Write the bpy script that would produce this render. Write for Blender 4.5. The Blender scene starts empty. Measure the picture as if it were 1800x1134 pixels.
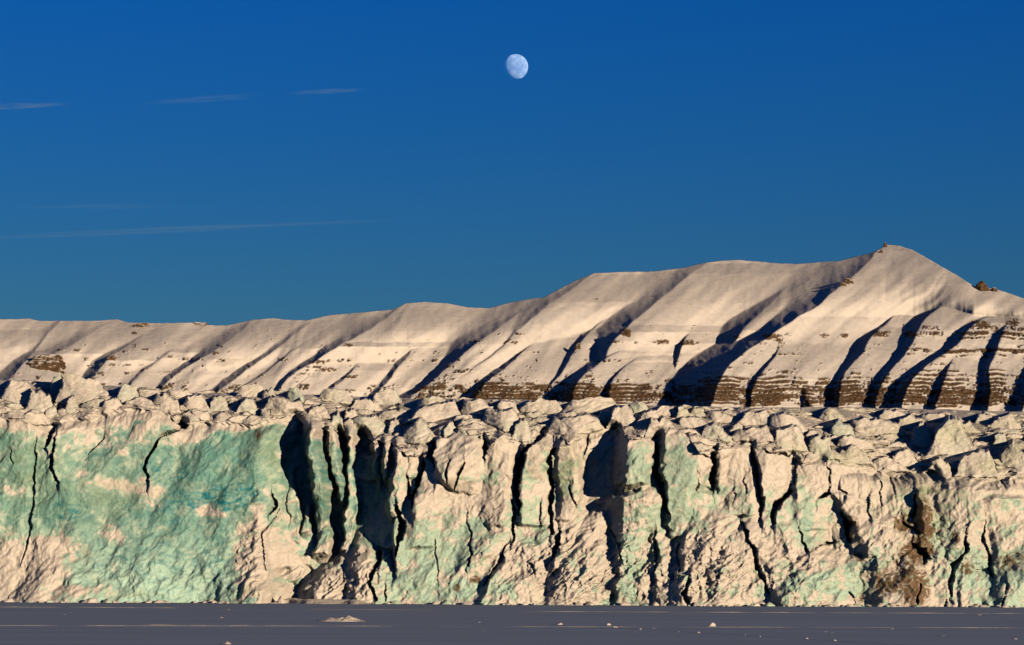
import bpy, math, random
import numpy as np

# ------------------------------------------------------------------ camera, sky, sun, exposure
scene = bpy.context.scene
F = 4566.0            # focal length in photograph pixels (1800 wide)
HC = 6.0              # eye height above the sea ice
HOR = 1001.0          # row of the horizon at the picture's centre column
ROLL = math.radians(0.22)
cam_d = bpy.data.cameras.new("camera")
cam_d.sensor_width = 36.0
cam_d.lens = 36.0 * F / 1800.0
cam_d.shift_y = (HOR - 567.0) / 1800.0
cam_d.clip_start = 1.0
cam_d.clip_end = 120000.0
cam = bpy.data.objects.new("camera", cam_d)
scene.collection.objects.link(cam)
cam.location = (0, 0, HC)
cam.rotation_euler = (math.radians(90), -ROLL, 0)
scene.camera = cam

SUN_AZ = math.radians(36)      # right of straight behind the camera
SUN_EL = math.radians(7.0)
SUN = np.array([math.sin(SUN_AZ) * math.cos(SUN_EL), -math.cos(SUN_AZ) * math.cos(SUN_EL), math.sin(SUN_EL)])

world = bpy.data.worlds.new("World")
scene.world = world
world.use_nodes = True
wn = world.node_tree.nodes
wl = world.node_tree.links
bg = wn["Background"]
sky = wn.new("ShaderNodeTexSky")
sky.sky_type = 'NISHITA'
sky.sun_disc = False
sky.sun_elevation = SUN_EL
sky.sun_rotation = math.pi - SUN_AZ
sky.altitude = 0.0
sky.air_density = 1.0
sky.dust_density = 0.0
sky.ozone_density = 4.0
# clear polar air: deeper blue with height, paler and greener towards the horizon, alike all round
wtc = wn.new("ShaderNodeTexCoord")
wsep = wn.new("ShaderNodeSeparateXYZ")
wl.new(wtc.outputs["Generated"], wsep.inputs[0])
ramp = wn.new("ShaderNodeValToRGB")
els = ramp.color_ramp.elements
els[0].position = 0.0; els[0].color = (0.30, 0.42, 0.50, 1)
els[1].position = 1.0; els[1].color = (0.02, 0.08, 0.24, 1)
for pos_, col_ in ((0.10, (0.20, 0.43, 0.63, 1)), (0.165, (0.095, 0.415, 0.78, 1)), (0.225, (0.035, 0.41, 0.91, 1)), (0.42, (0.02, 0.15, 0.40, 1))):
    e_ = els.new(pos_); e_.color = col_
wl.new(wsep.outputs[2], ramp.inputs[0])
tint = wn.new("ShaderNodeMix")
tint.data_type = 'RGBA'
tint.blend_type = 'MULTIPLY'
tint.inputs[0].default_value = 1.0
wl.new(sky.outputs[0], tint.inputs[6])
wl.new(ramp.outputs[0], tint.inputs[7])
wl.new(tint.outputs[2], bg.inputs[0])
bg.inputs[1].default_value = 0.10

sun_d = bpy.data.lights.new("sun", 'SUN')
sun_d.energy = 4.9
sun_d.angle = math.radians(0.5)
sun_d.color = (1.0, 0.785, 0.53)
sun_o = bpy.data.objects.new("sun", sun_d)
scene.collection.objects.link(sun_o)
sun_o.rotation_euler = (math.radians(90) - SUN_EL, 0, SUN_AZ)
sun_o.location = (200, -200, 200)

scene.view_settings.view_transform = 'Standard'
scene.view_settings.look = 'None'
scene.view_settings.exposure = 0.0
scene.view_settings.gamma = 1.0
scene.view_settings.use_curve_mapping = False
scene.cycles.max_bounces = 6
scene.cycles.diffuse_bounces = 0
scene.cycles.transparent_max_bounces = 8
scene.cycles.volume_bounces = 0

rng = np.random.default_rng(7)
random.seed(7)
COL = scene.collection


# ------------------------------------------------------------------ numpy helpers
def unproject(px, py, Y):
    """photograph pixel -> world point at distance Y"""
    a = np.asarray(px, float) - 900.0
    b = HOR - np.asarray(py, float)
    x = a * math.cos(ROLL) - b * math.sin(ROLL)
    z = a * math.sin(ROLL) + b * math.cos(ROLL)
    return x * Y / F, Y + 0 * x, HC + z * Y / F


def sstep(a, b, x):
    t = np.clip((x - a) / (b - a), 0, 1)
    return t * t * (3 - 2 * t)


_P = np.random.default_rng(3).permutation(256).astype(np.int64)
_P = np.concatenate([_P, _P, _P])
_G2 = np.stack([np.cos(np.arange(256) * 2.39996), np.sin(np.arange(256) * 2.39996)], 1)
_g = np.random.default_rng(5).normal(size=(256, 3))
_G3 = _g / np.linalg.norm(_g, axis=1, keepdims=True)


def perlin2(x, y):
    xi = np.floor(x).astype(np.int64); yi = np.floor(y).astype(np.int64)
    xf = x - xi; yf = y - yi
    u = xf * xf * xf * (xf * (xf * 6 - 15) + 10); v = yf * yf * yf * (yf * (yf * 6 - 15) + 10)
    def g(ix, iy, dx, dy):
        h = _P[_P[ix & 255] + (iy & 255)]
        return _G2[h, 0] * dx + _G2[h, 1] * dy
    a = g(xi, yi, xf, yf); b = g(xi + 1, yi, xf - 1, yf)
    c = g(xi, yi + 1, xf, yf - 1); d = g(xi + 1, yi + 1, xf - 1, yf - 1)
    return ((a + (b - a) * u) * (1 - v) + (c + (d - c) * u) * v) * 1.5


def perlin3(p):
    pi = np.floor(p).astype(np.int64)
    f = p - pi
    w = f * f * f * (f * (f * 6 - 15) + 10)
    out = 0
    for i in (0, 1):
        for j in (0, 1):
            for k in (0, 1):
                h = _P[_P[_P[(pi[..., 0] + i) & 255] + ((pi[..., 1] + j) & 255)] + ((pi[..., 2] + k) & 255)]
                gg = _G3[h]
                d = gg[..., 0] * (f[..., 0] - i) + gg[..., 1] * (f[..., 1] - j) + gg[..., 2] * (f[..., 2] - k)
                out = out + d * (w[..., 0] if i else 1 - w[..., 0]) * (w[..., 1] if j else 1 - w[..., 1]) * (w[..., 2] if k else 1 - w[..., 2])
    return out * 1.6


def fbm2(x, y, oct=4, gain=0.5, ridged=False, seed=0.0):
    s = 0; a = 1.0; n = 0
    x = x + seed * 17.31; y = y + seed * 9.73
    for _ in range(oct):
        v = perlin2(x, y)
        if ridged:
            v = 1 - 2 * np.abs(v)
        s = s + a * v; n += a
        a *= gain; x = x * 2.03 + 11.7; y = y * 2.03 + 5.3
    return s / n


def fbm3(p, oct=3, gain=0.5):
    s = 0; a = 1.0; n = 0
    for _ in range(oct):
        s = s + a * perlin3(p); n += a; a *= gain; p = p * 2.03 + 7.1
    return s / n


def facets(x, y, grad=0.6, step=0.5, seed=0):
    """broken-ice relief: every Voronoi cell is its own tilted plane; returns value and edge distance"""
    r = np.random.default_rng(100 + seed)
    T = r.random((64, 64, 5))
    xi = np.floor(x).astype(np.int64); yi = np.floor(y).astype(np.int64)
    b1 = np.full(x.shape, 1e9); b2 = np.full(x.shape, 1e9); val = np.zeros(x.shape)
    for i in (-1, 0, 1):
        for j in (-1, 0, 1):
            t = T[(xi + i) & 63, (yi + j) & 63]
            dx = x - (xi + i + t[..., 0]); dy = y - (yi + j + t[..., 1])
            d = np.sqrt(dx * dx + dy * dy)
            v = (t[..., 2] - .5) * 2 * step + (t[..., 3] - .5) * 2 * grad * dx + (t[..., 4] - .5) * 2 * grad * dy
            near = d < b1
            b2 = np.where(near, b1, np.minimum(b2, d))
            val = np.where(near, v, val)
            b1 = np.where(near, d, b1)
    return val, b2 - b1


def planes(x, y, seed=0):
    """unbroken planes meeting in straight edges (like cleaved ice), about -1..1"""
    T = np.random.default_rng(300 + seed).uniform(-1, 1, (64, 64))
    x = x + y * .35
    xi = np.floor(x).astype(np.int64); yi = np.floor(y).astype(np.int64)
    fx = x - xi; fy = y - yi
    a = T[xi & 63, yi & 63]; b = T[(xi + 1) & 63, yi & 63]; c = T[xi & 63, (yi + 1) & 63]; d = T[(xi + 1) & 63, (yi + 1) & 63]
    return np.where(fx + fy < 1, a + (b - a) * fx + (c - a) * fy, d + (c - d) * (1 - fx) + (b - d) * (1 - fy))


def crack_field(u, v, pts):
    """distance to a polyline in pixels and interpolated half-width; pts = [(u, v, halfwidth)]"""
    best = np.full(u.shape, 1e9); hw = np.zeros(u.shape)
    for (x0, y0, w0), (x1, y1, w1) in zip(pts[:-1], pts[1:]):
        ex, ey = x1 - x0, y1 - y0
        t = np.clip(((u - x0) * ex + (v - y0) * ey) / (ex * ex + ey * ey + 1e-9), 0, 1)
        d = np.hypot(u - x0 - t * ex, v - y0 - t * ey)
        w = w0 + t * (w1 - w0)
        n = (d - w) < (best - hw)
        best = np.where(n, d, best); hw = np.where(n, w, hw)
    return best, hw


def blobs(u, v, lst):
    s = np.zeros(u.shape)
    for (x, y, rx, ry, a) in lst:
        s += a * np.exp(-(((u - x) / rx) ** 2 + ((v - y) / ry) ** 2))
    return s


def smax(a, b, k):
    h = np.clip(0.5 + 0.5 * (a - b) / k, 0, 1)
    return b + (a - b) * h + k * h * (1 - h)


def mixc(a, b, t):
    return a + (b - a) * t[..., None]


def arr(*c):
    return np.array(c, float)


# ------------------------------------------------------------------ mesh helpers
def make_mesh(name, verts, quads, colors=None, smooth=True):
    me = bpy.data.meshes.new(name)
    verts = np.ascontiguousarray(verts, np.float32).reshape(-1, 3)
    quads = np.ascontiguousarray(quads, np.int32)
    k = quads.shape[1]
    me.vertices.add(len(verts)); me.vertices.foreach_set("co", verts.ravel())
    me.loops.add(quads.size); me.loops.foreach_set("vertex_index", quads.ravel())
    me.polygons.add(len(quads))
    me.polygons.foreach_set("loop_start", np.arange(0, quads.size, k, dtype=np.int32))
    me.polygons.foreach_set("use_smooth", np.full(len(quads), smooth, bool))
    me.update(calc_edges=True)
    if colors is not None:
        at = me.color_attributes.new("Tone", 'FLOAT_COLOR', 'POINT')
        c = np.ones((len(verts), 4), np.float32); c[:, :3] = np.clip(colors.reshape(-1, 3), 0, 1)
        at.data.foreach_set("color", c.ravel())
    me.validate()
    return me


def grid_quads(nr, nc):
    i = np.arange(nr * nc).reshape(nr, nc)
    return np.stack([i[:-1, :-1], i[:-1, 1:], i[1:, 1:], i[1:, :-1]], -1)


def add_obj(name, data, mat=None, parent=None):
    o = bpy.data.objects.new(name, data)
    COL.objects.link(o)
    if mat is not None and data is not None and len(data.materials) == 0:
        data.materials.append(mat)
    if parent is not None:
        o.parent = parent
    return o


def tag(o, label, cat, group=None):
    o["label"] = label; o["category"] = cat
    if group:
        o["group"] = group
    return o


def split_mesh(P, C, owner, name_of, mat, parent):
    """cut one computed sheet into its parts; owner = part index of every quad"""
    nr, nc = P.shape[:2]
    q = grid_quads(nr, nc).reshape(-1, 4)
    ow = owner.ravel()
    Pf = P.reshape(-1, 3); Cf = C.reshape(-1, 3)
    out = []
    for k in np.unique(ow):
        qq = q[ow == k]
        ids, inv = np.unique(qq, return_inverse=True)
        name, label = name_of(int(k))
        me = make_mesh(name, Pf[ids], inv.reshape(-1, 4), Cf[ids])
        o = add_obj(name, me, mat, parent)
        if label:
            o["label"] = label
        out.append(o)
    return out


# ------------------------------------------------------------------ materials
def tone_material(name, rough=0.7, bump=0.3, scale=1.2, detail_mix=0.18, spec=0.25):
    """colour of the material from the mesh's own tone, plus grain and fine relief"""
    m = bpy.data.materials.new(name); m.use_nodes = True
    n = m.node_tree.nodes; l = m.node_tree.links
    b = n["Principled BSDF"]
    b.inputs["Roughness"].default_value = rough
    b.inputs["Specular IOR Level"].default_value = spec
    at = n.new("ShaderNodeAttribute"); at.attribute_name = "Tone"
    tc = n.new("ShaderNodeTexCoord")
    ns = n.new("ShaderNodeTexNoise"); ns.inputs["Scale"].default_value = scale
    ns.inputs["Detail"].default_value = 6; ns.inputs["Roughness"].default_value = 0.65
    l.new(tc.outputs["Object"], ns.inputs["Vector"])
    mr = n.new("ShaderNodeMapRange")
    mr.inputs["From Min"].default_value = 0.3; mr.inputs["From Max"].default_value = 0.7
    mr.inputs["To Min"].default_value = 1 - detail_mix; mr.inputs["To Max"].default_value = 1 + detail_mix * 0.5
    l.new(ns.outputs[0], mr.inputs[0])
    mx = n.new("ShaderNodeMix"); mx.data_type = 'RGBA'; mx.blend_type = 'MULTIPLY'; mx.inputs[0].default_value = 1
    l.new(at.outputs["Color"], mx.inputs[6]); l.new(mr.outputs[0], mx.inputs[7])
    l.new(mx.outputs[2], b.inputs["Base Color"])
    bp = n.new("ShaderNodeBump"); bp.inputs["Strength"].default_value = bump; bp.inputs["Distance"].default_value = 0.5 / scale
    l.new(ns.outputs[0], bp.inputs["Height"]); l.new(bp.outputs[0], b.inputs["Normal"])
    return m


MAT_ICE = tone_material("glacier_ice", 0.55, 0.35, 1.6, 0.16, 0.3)
MAT_MTN = tone_material("mountain_snow_and_rock", 0.85, 0.25, 0.12, 0.10, 0.1)
MAT_CHUNK = tone_material("ice_rubble", 0.6, 0.4, 3.0, 0.15, 0.2)

SNOW = arr(0.69, 0.62, 0.55)
PALE = arr(0.47, 0.59, 0.475)
TURQ = arr(0.17, 0.355, 0.30)
MINT = arr(0.51, 0.77, 0.65)
DEEP = arr(0.015, 0.22, 0.27)
OLIVE = arr(0.40, 0.43, 0.26)
DIRT = arr(0.14, 0.075, 0.03)

# ------------------------------------------------------------------ sea ice (one sheet to the horizon)
def front_Y(x):
    return 450.0 - 0.10 * x


xs = np.concatenate([[-30000, -8000, -2000, -600, -300], np.linspace(-150, 150, 31), [300, 600, 2000, 8000, 30000]])
ys = np.concatenate([[-30000, -5000, -500, 0, 100], np.linspace(150, 480, 34), [600]])
gx, gy = np.meshgrid(xs, ys)
me = make_mesh("sea_ice", np.stack([gx, gy, 0 * gx], -1), grid_quads(*gx.shape).reshape(-1, 4), None, True)
m = bpy.data.materials.new("windblown_sea_ice"); m.use_nodes = True
n = m.node_tree.nodes; l = m.node_tree.links; b = n["Principled BSDF"]
tc = n.new("ShaderNodeTexCoord")
mp = n.new("ShaderNodeMapping"); mp.inputs["Scale"].default_value = (0.02, 0.15, 1)
l.new(tc.outputs["Object"], mp.inputs[0])
ns = n.new("ShaderNodeTexNoise"); ns.inputs["Scale"].default_value = 1.0; ns.inputs["Detail"].default_value = 8; ns.inputs["Roughness"].default_value = 0.65
l.new(mp.outputs[0], ns.inputs["Vector"])
cr = n.new("ShaderNodeValToRGB")
cr.color_ramp.elements[0].position = 0.36; cr.color_ramp.elements[0].color = (0.35, 0.43, 0.55, 1)
cr.color_ramp.elements[1].position = 0.66; cr.color_ramp.elements[1].color = (0.43, 0.52, 0.65, 1)
l.new(ns.outputs[0], cr.inputs[0]); l.new(cr.outputs[0], b.inputs["Base Color"])
b.inputs["Roughness"].default_value = 0.9
b.inputs["Specular IOR Level"].default_value = 0.0
sea = add_obj("sea_ice", me, m)
sea["kind"] = "structure"

# ------------------------------------------------------------------ glacier
TOP = np.array([(-200, 730), (0, 735), (60, 750), (80, 752), (100, 742), (170, 729), (245, 715), (290, 726), (310, 748), (345, 742), (400, 745), (450, 750),
                (475, 738), (520, 738), (536, 746), (560, 752), (600, 765), (625, 762), (655, 775), (690, 782), (715, 806), (750, 793), (770, 775), (805, 764), (840, 768),
                (860, 786), (885, 765), (910, 785), (935, 782), (955, 762), (985, 768), (1000, 783), (1032, 766), (1065, 752), (1090, 762), (1100, 775), (1140, 772), (1160, 765),
                (1175, 755), (1195, 758), (1215, 778), (1230, 800), (1248, 802), (1262, 795), (1280, 786), (1318, 788), (1335, 786), (1375, 790), (1400, 812), (1440, 812),
                (1480, 812), (1520, 822), (1560, 830), (1605, 834), (1650, 836), (1690, 842), (1740, 842), (1800, 838), (2000, 832)], float)
FAR = np.array([(-400, 655), (0, 668), (140, 674), (330, 690), (500, 692), (700, 700), (900, 702), (1100, 712), (1300, 716), (1500, 716), (1800, 724), (2200, 735)], float)


def top_line(u):
    return np.interp(u, TOP[:, 0], TOP[:, 1])


STEP = 1.45
UA, UB = -320.0, 2120.0
NC = int((UB - UA) / STEP) + 1; NRC = 245; NLIP = 16
u1 = UA + STEP * np.arange(NC)
jt = np.linspace(0, 1, NRC)
# slight roughening of the lip
lip = top_line(u1) + 8.0 * fbm2(u1 / 30.0, 0 * u1 + 3.1, 4, .55) + 13.0 * sstep(1340, 1460, u1) * fbm2(u1 / 55.0, 0 * u1 + 6.1, 3, .55)
base_v = 1072.0 + 0 * u1
U = np.repeat(u1[None, :], NRC, 0)
V = base_v[None, :] + (lip - base_v)[None, :] * jt[:, None]
S = 0.0986                                  # metres per pixel on the front
# warp so that edges wander
Uw = U + 6 * fbm2(U / 38, V / 38, 3, seed=1) + 3.0 * planes(U / 9, V / 13, 8) + 1.2 * fbm2(U / 7, V / 7, 2, seed=2)
Vw = V + 6 * fbm2(U / 38, V / 38, 3, seed=3) + 3.0 * planes(U / 11, V / 9, 9) + 1.2 * fbm2(U / 7, V / 7, 2, seed=4)

tn = np.clip((1062 - V) / (1062 - lip[None, :]), -0.05, 1)
D = 5.0 * np.clip(1 - tn, 0, 1.05) ** 2.2 - 2.5 * tn ** 3
D += 1.7 * fbm2(U / 120, V / 230, 3, seed=5)
D -= (2.0 + 2.0 * sstep(1380, 1480, U)) * sstep(30, 0, V - lip[None, :]) ** 2 * (1 + .9 * fbm2(U / 24, V / 24, 3, seed=15))

ROUGH = 0.34 + .16 * sstep(900, 1010, V) + blobs(U, V, [(1080, 990, 130, 90, .8), (1230, 1000, 70, 70, .9), (610, 1010, 70, 50, .8), (1360, 1000, 80, 70, .6), (1560, 970, 90, 80, .6),
                            (450, 960, 40, 70, .5), (900, 1000, 80, 60, .5), (250, 850, 160, 90, -.1), (250, 1020, 180, 40, .35), (860, 900, 60, 50, .3), (1700, 960, 90, 60, .3), (805, 805, 45, 45, -.5), (1195, 830, 35, 60, -.5), (1520, 840, 200, 25, -.3)])
ROUGH = np.clip(ROUGH, 0.1, 1.5)


def tent(pts, sl, sr, k=0.6, up=2.5, fwd=1.8):
    """a rib, tower or mound standing out of the wall; pts = (u, v, depth m, half width px), v increasing"""
    global D
    p = np.array(sorted(pts, key=lambda t: t[1]), float)
    uc = np.interp(Vw, p[:, 1], p[:, 0]); dc = np.interp(Vw, p[:, 1], p[:, 2]); hw = np.interp(Vw, p[:, 1], p[:, 3])
    dc = np.where(dc > 3.2, 3.2 + (dc - 3.2) * fwd, dc)
    d = dc - sl * S * np.maximum(0, uc - hw - Uw) - sr * S * np.maximum(0, Uw - uc - hw)
    d = d - up * S * np.maximum(0, p[0, 1] - Vw) - up * S * np.maximum(0, Vw - p[-1, 1])
    r = np.abs(Uw - uc) / (hw + 12.0)
    d = d - 0.5 * np.minimum(r, 2) ** 2
    D = smax(D, d, k)


def groove(pts, depth, soft=0.9):
    global D
    d, hw = crack_field(Uw * .8 + U * .2, Vw * .8 + V * .2, [(a_, b_, w_ * (.35 if i_ in (0, len(pts) - 1) else 1)) for i_, (a_, b_, w_) in enumerate(pts)])
    hw = hw * CRK
    p = np.array(sorted(pts, key=lambda t: t[1]), float)
    side = np.where(Uw > np.interp(Vw, p[:, 1], p[:, 0]), 1.0, -.25)
    D = D + .22 * depth * side * np.exp(-d / 16.0)
    D = D - depth * (1 - sstep(0, 1, (d - hw * 0.45) / (hw * 0.45 + soft)))


def recess(u0, u1_, v0, v1_, depth, el, er, et, eb):
    """set the wall back inside a box with edge widths left/right/top/bottom in px"""
    global D
    msk = sstep(u0 - el, u0 + el, Uw) * (1 - sstep(u1_ - er, u1_ + er, Uw)) * sstep(v0 - et, v0 + et, Vw) * (1 - sstep(v1_ - eb, v1_ + eb, Vw))
    D = D - depth * msk


# --- the wall's broad shapes, left to right
tent([(18, 735, -0.5, 34), (18, 860, 0.8, 30), (12, 1000, 2.5, 22), (5, 1070, 4, 20)], .3, 1.8)
tent([(62, 915, 0.5, 4), (85, 955, 3.0, 14), (110, 1010, 5.0, 30), (120, 1072, 7.5, 45)], .6, .35)
tent([(475, 872, 0.3, 5), (462, 930, 2.5, 14), (445, 1000, 4.5, 26), (440, 1072, 6.5, 30)], .45, 4.5)
# the deep shaded embayment
recess(492, 690, 640, 1040, 8.5, 42, 4, 5, 45)
recess(558, 690, 640, 1030, 8.0, 20, 4, 5, 40)
recess(488, 545, 1005, 1090, 9.0, 10, 6, 14, 20)
for a in ([(545, 732, 1.6, 3), (551, 800, 2.2, 3), (558, 850, 0.6, 5), (560, 900, -3, 5), (556, 950, -6, 5)],
          [(576, 745, -5.5, 5), (582, 800, -6.0, 7), (592, 850, -7, 5), (596, 880, -9, 3)],
          [(506, 825, -6, 3), (512, 880, -4, 7), (514, 950, -4.5, 6)],
          [(534, 890, -6, 3), (530, 935, -4, 5)],
          [(616, 765, -8, 3), (613, 830, -8.5, 5), (614, 890, -6.0, 9), (606, 965, -5, 8)],
          [(570, 925, -5, 4), (558, 970, -3.5, 12)],
          [(659, 780, -4.0, 3), (662, 835, -4.6, 4), (665, 900, -8, 3)],
          [(678, 795, .5, 2), (680, 835, -1, 3)]):
    tent(a, 6.0, 7.0, .5)
tent([(633, 938, -6, 2), (640, 975, -1.5, 12), (648, 1020, 2.5, 18), (650, 1072, 5.5, 22)], 1.4, 1.2)
tent([(600, 990, -4, 5), (582, 1015, 0, 16), (570, 1072, 5, 22)], 1.4, 1.3)
tent([(520, 968, -8, 5), (508, 995, -4.5, 14), (505, 1020, -4, 14)], 1.4, 1.4)
tent([(676, 980, -1, 3), (682, 1020, 2.5, 10), (686, 1072, 5, 12)], 1.6, .6)
tent([(451, 1012, 5.2, 8), (450, 1040, 6.6, 16), (449, 1072, 7.0, 16)], 1.5, 2.5)
# snow hood and the walls beside it
tent([(805, 766, -0.5, 28), (798, 800, 2.2, 36), (806, 840, 3.0, 30), (818, 866, 1.5, 10)], 1.6, .8)
tent([(762, 800, 0, 10), (750, 870, 1.5, 14), (745, 960, 2.5, 16)], .8, .8)
tent([(725, 800, 0, 6), (722, 840, 1.0, 8)], 1.0, 1.2)
tent([(700, 790, 1.6, 5), (698, 850, 2.2, 5), (690, 900, 1.2, 4)], 5, .8)
tent([(884, 766, 0.5, 12), (878, 850, 1.6, 16), (870, 920, 2.5, 16)], .6, 1.4)
tent([(942, 783, 0.6, 18), (940, 850, 1.6, 20), (935, 920, 2.5, 18)], 1.8, .8)
tent([(993, 784, 0.6, 12), (1000, 840, 1.5, 16), (1004, 880, 1.0, 12), (990, 912, 1.2, 9)], 1.6, 2.0)
# shaded slot left of the small tower
recess(1022, 1094, 640, 925, 3.5, 16, 3, 5, 14)
tent([(1117, 773, 3.0, 12), (1115, 800, 4.4, 16), (1112, 850, 5.0, 14)], 4.0, 1.5, fwd=1.0)
tent([(1128, 862, 3.6, 6), (1112, 880, 5.0, 20), (1106, 930, 4.4, 16), (1108, 985, 4.6, 18), (1108, 1072, 5.6, 28)], 2.0, .55)
tent([(1146, 880, 2.8, 3), (1152, 950, 4.2, 6), (1162, 1010, 5.2, 9), (1168, 1072, 6.2, 16)], 1.6, .5)
tent([(1192, 758, 0.5, 20), (1198, 800, 2.4, 30), (1196, 850, 3.4, 30), (1190, 892, 3.8, 18), (1186, 940, 4.0, 8)], 2.6, 1.2)
tent([(1238, 815, 0.5, 12), (1240, 855, 1.0, 16)], 1.5, 1.0)
tent([(1240, 870, 2.5, 14), (1232, 930, 4.6, 22), (1222, 1000, 6.8, 26), (1222, 1072, 8.5, 30)], 1.7, .35)
tent([(1078, 888, -1.0, 4), (1056, 915, 1.6, 10), (1030, 965, 3.8, 18), (1000, 1030, 5.6, 24), (985, 1072, 6.4, 28)], 1.0, .35)
tent([(1008, 925, .5, 4), (1000, 960, 2.6, 8), (985, 1000, 4.2, 12)], 1.3, .7)
tent([(925, 955, 1.5, 10), (905, 985, 3.4, 26), (895, 1030, 5.2, 38), (892, 1072, 6.6, 44)], 1.2, .5)
tent([(1290, 790, 0.8, 26), (1292, 850, 1.7, 28), (1290, 905, 2.3, 24)], 2.0, .7)
tent([(1350, 792, 0.6, 24), (1358, 850, 1.8, 22), (1352, 900, 1.4, 10)], 1.8, 1.0)
tent([(1430, 818, 0.6, 26), (1425, 870, 1.6, 26), (1418, 930, 2.2, 20)], 1.0, .6)
tent([(1310, 920, 1.5, 6), (1330, 960, 3.6, 10), (1372, 1010, 5.2, 18), (1385, 1072, 6.8, 24)], .9, .6)
tent([(1380, 925, 2.0, 14), (1405, 975, 4.6, 22), (1425, 1072, 7.0, 36)], 1.2, .35)
tent([(1480, 870, 1.0, 12), (1520, 920, 2.8, 20), (1560, 980, 4.4, 26), (1570, 1072, 6.5, 34)], 1.0, .8)
tent([(1622, 868, 1.2, 6), (1628, 900, 2.2, 9), (1620, 930, 2.2, 5)], 2.2, 2.0)
tent([(1690, 860, 0.6, 30), (1700, 930, 1.8, 26), (1705, 1000, 3.2, 20)], .5, .6)
tent([(1765, 880, 1.0, 30), (1775, 950, 2.6, 26), (1780, 1072, 5.6, 30)], .8, .4)
tent([(1690, 992, 2.8, 8), (1700, 1020, 4.0, 22), (1705, 1072, 5.0, 24)], 1.4, .7)

# --- broken relief
f0 = planes(Uw / 62 + 2, Vw / 85, 1); f1 = planes(Uw / 30, Vw / 40, 2); f2 = planes(Uw / 13 + 7, Vw / 16, 3)
f3, e3 = facets(Uw / 9 + 3, Vw / 10, .9, .5, 3)
D += (1.5 + .8 * sstep(680, 740, U)) * f0 + 0.75 * f1 * (.35 + ROUGH) + 0.38 * f2 * (.2 + ROUGH) + 0.20 * f3 * ROUGH ** 1.8 + .22 * planes(Uw / 6.5, Vw / 7.5, 6) * (.25 + ROUGH)
D += ROUGH ** 1.6 * (0.55 * fbm2(U / 18, V / 22, 4, .6, True, 6)) + 0.10 * fbm2(U / 5, V / 6, 2, seed=7)
ru = (Uw * .62 + Vw * .78); rv = (-Uw * .78 + Vw * .62)
D += 1.5 * fbm2(ru / 13, rv / 60, 4, .55, True, 14) * np.clip(blobs(U, V, [(1010, 1000, 80, 60, 1), (1100, 1010, 70, 50, .6), (1250, 1000, 60, 60, .9), (600, 1020, 60, 35, .9), (455, 960, 30, 60, .6), (1380, 1000, 50, 50, .5)]), 0, 1)
flute = fbm2(Uw / 11, Vw / 120, 3, .55, True, 8)
D += 0.35 * flute * np.clip(blobs(U, V, [(590, 880, 100, 80, 1), (1110, 900, 60, 90, .8), (1640, 880, 90, 70, .9), (1480, 850, 120, 40, .7), (820, 850, 40, 40, .6), (60, 900, 60, 120, .5)]), 0, 1)

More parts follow.
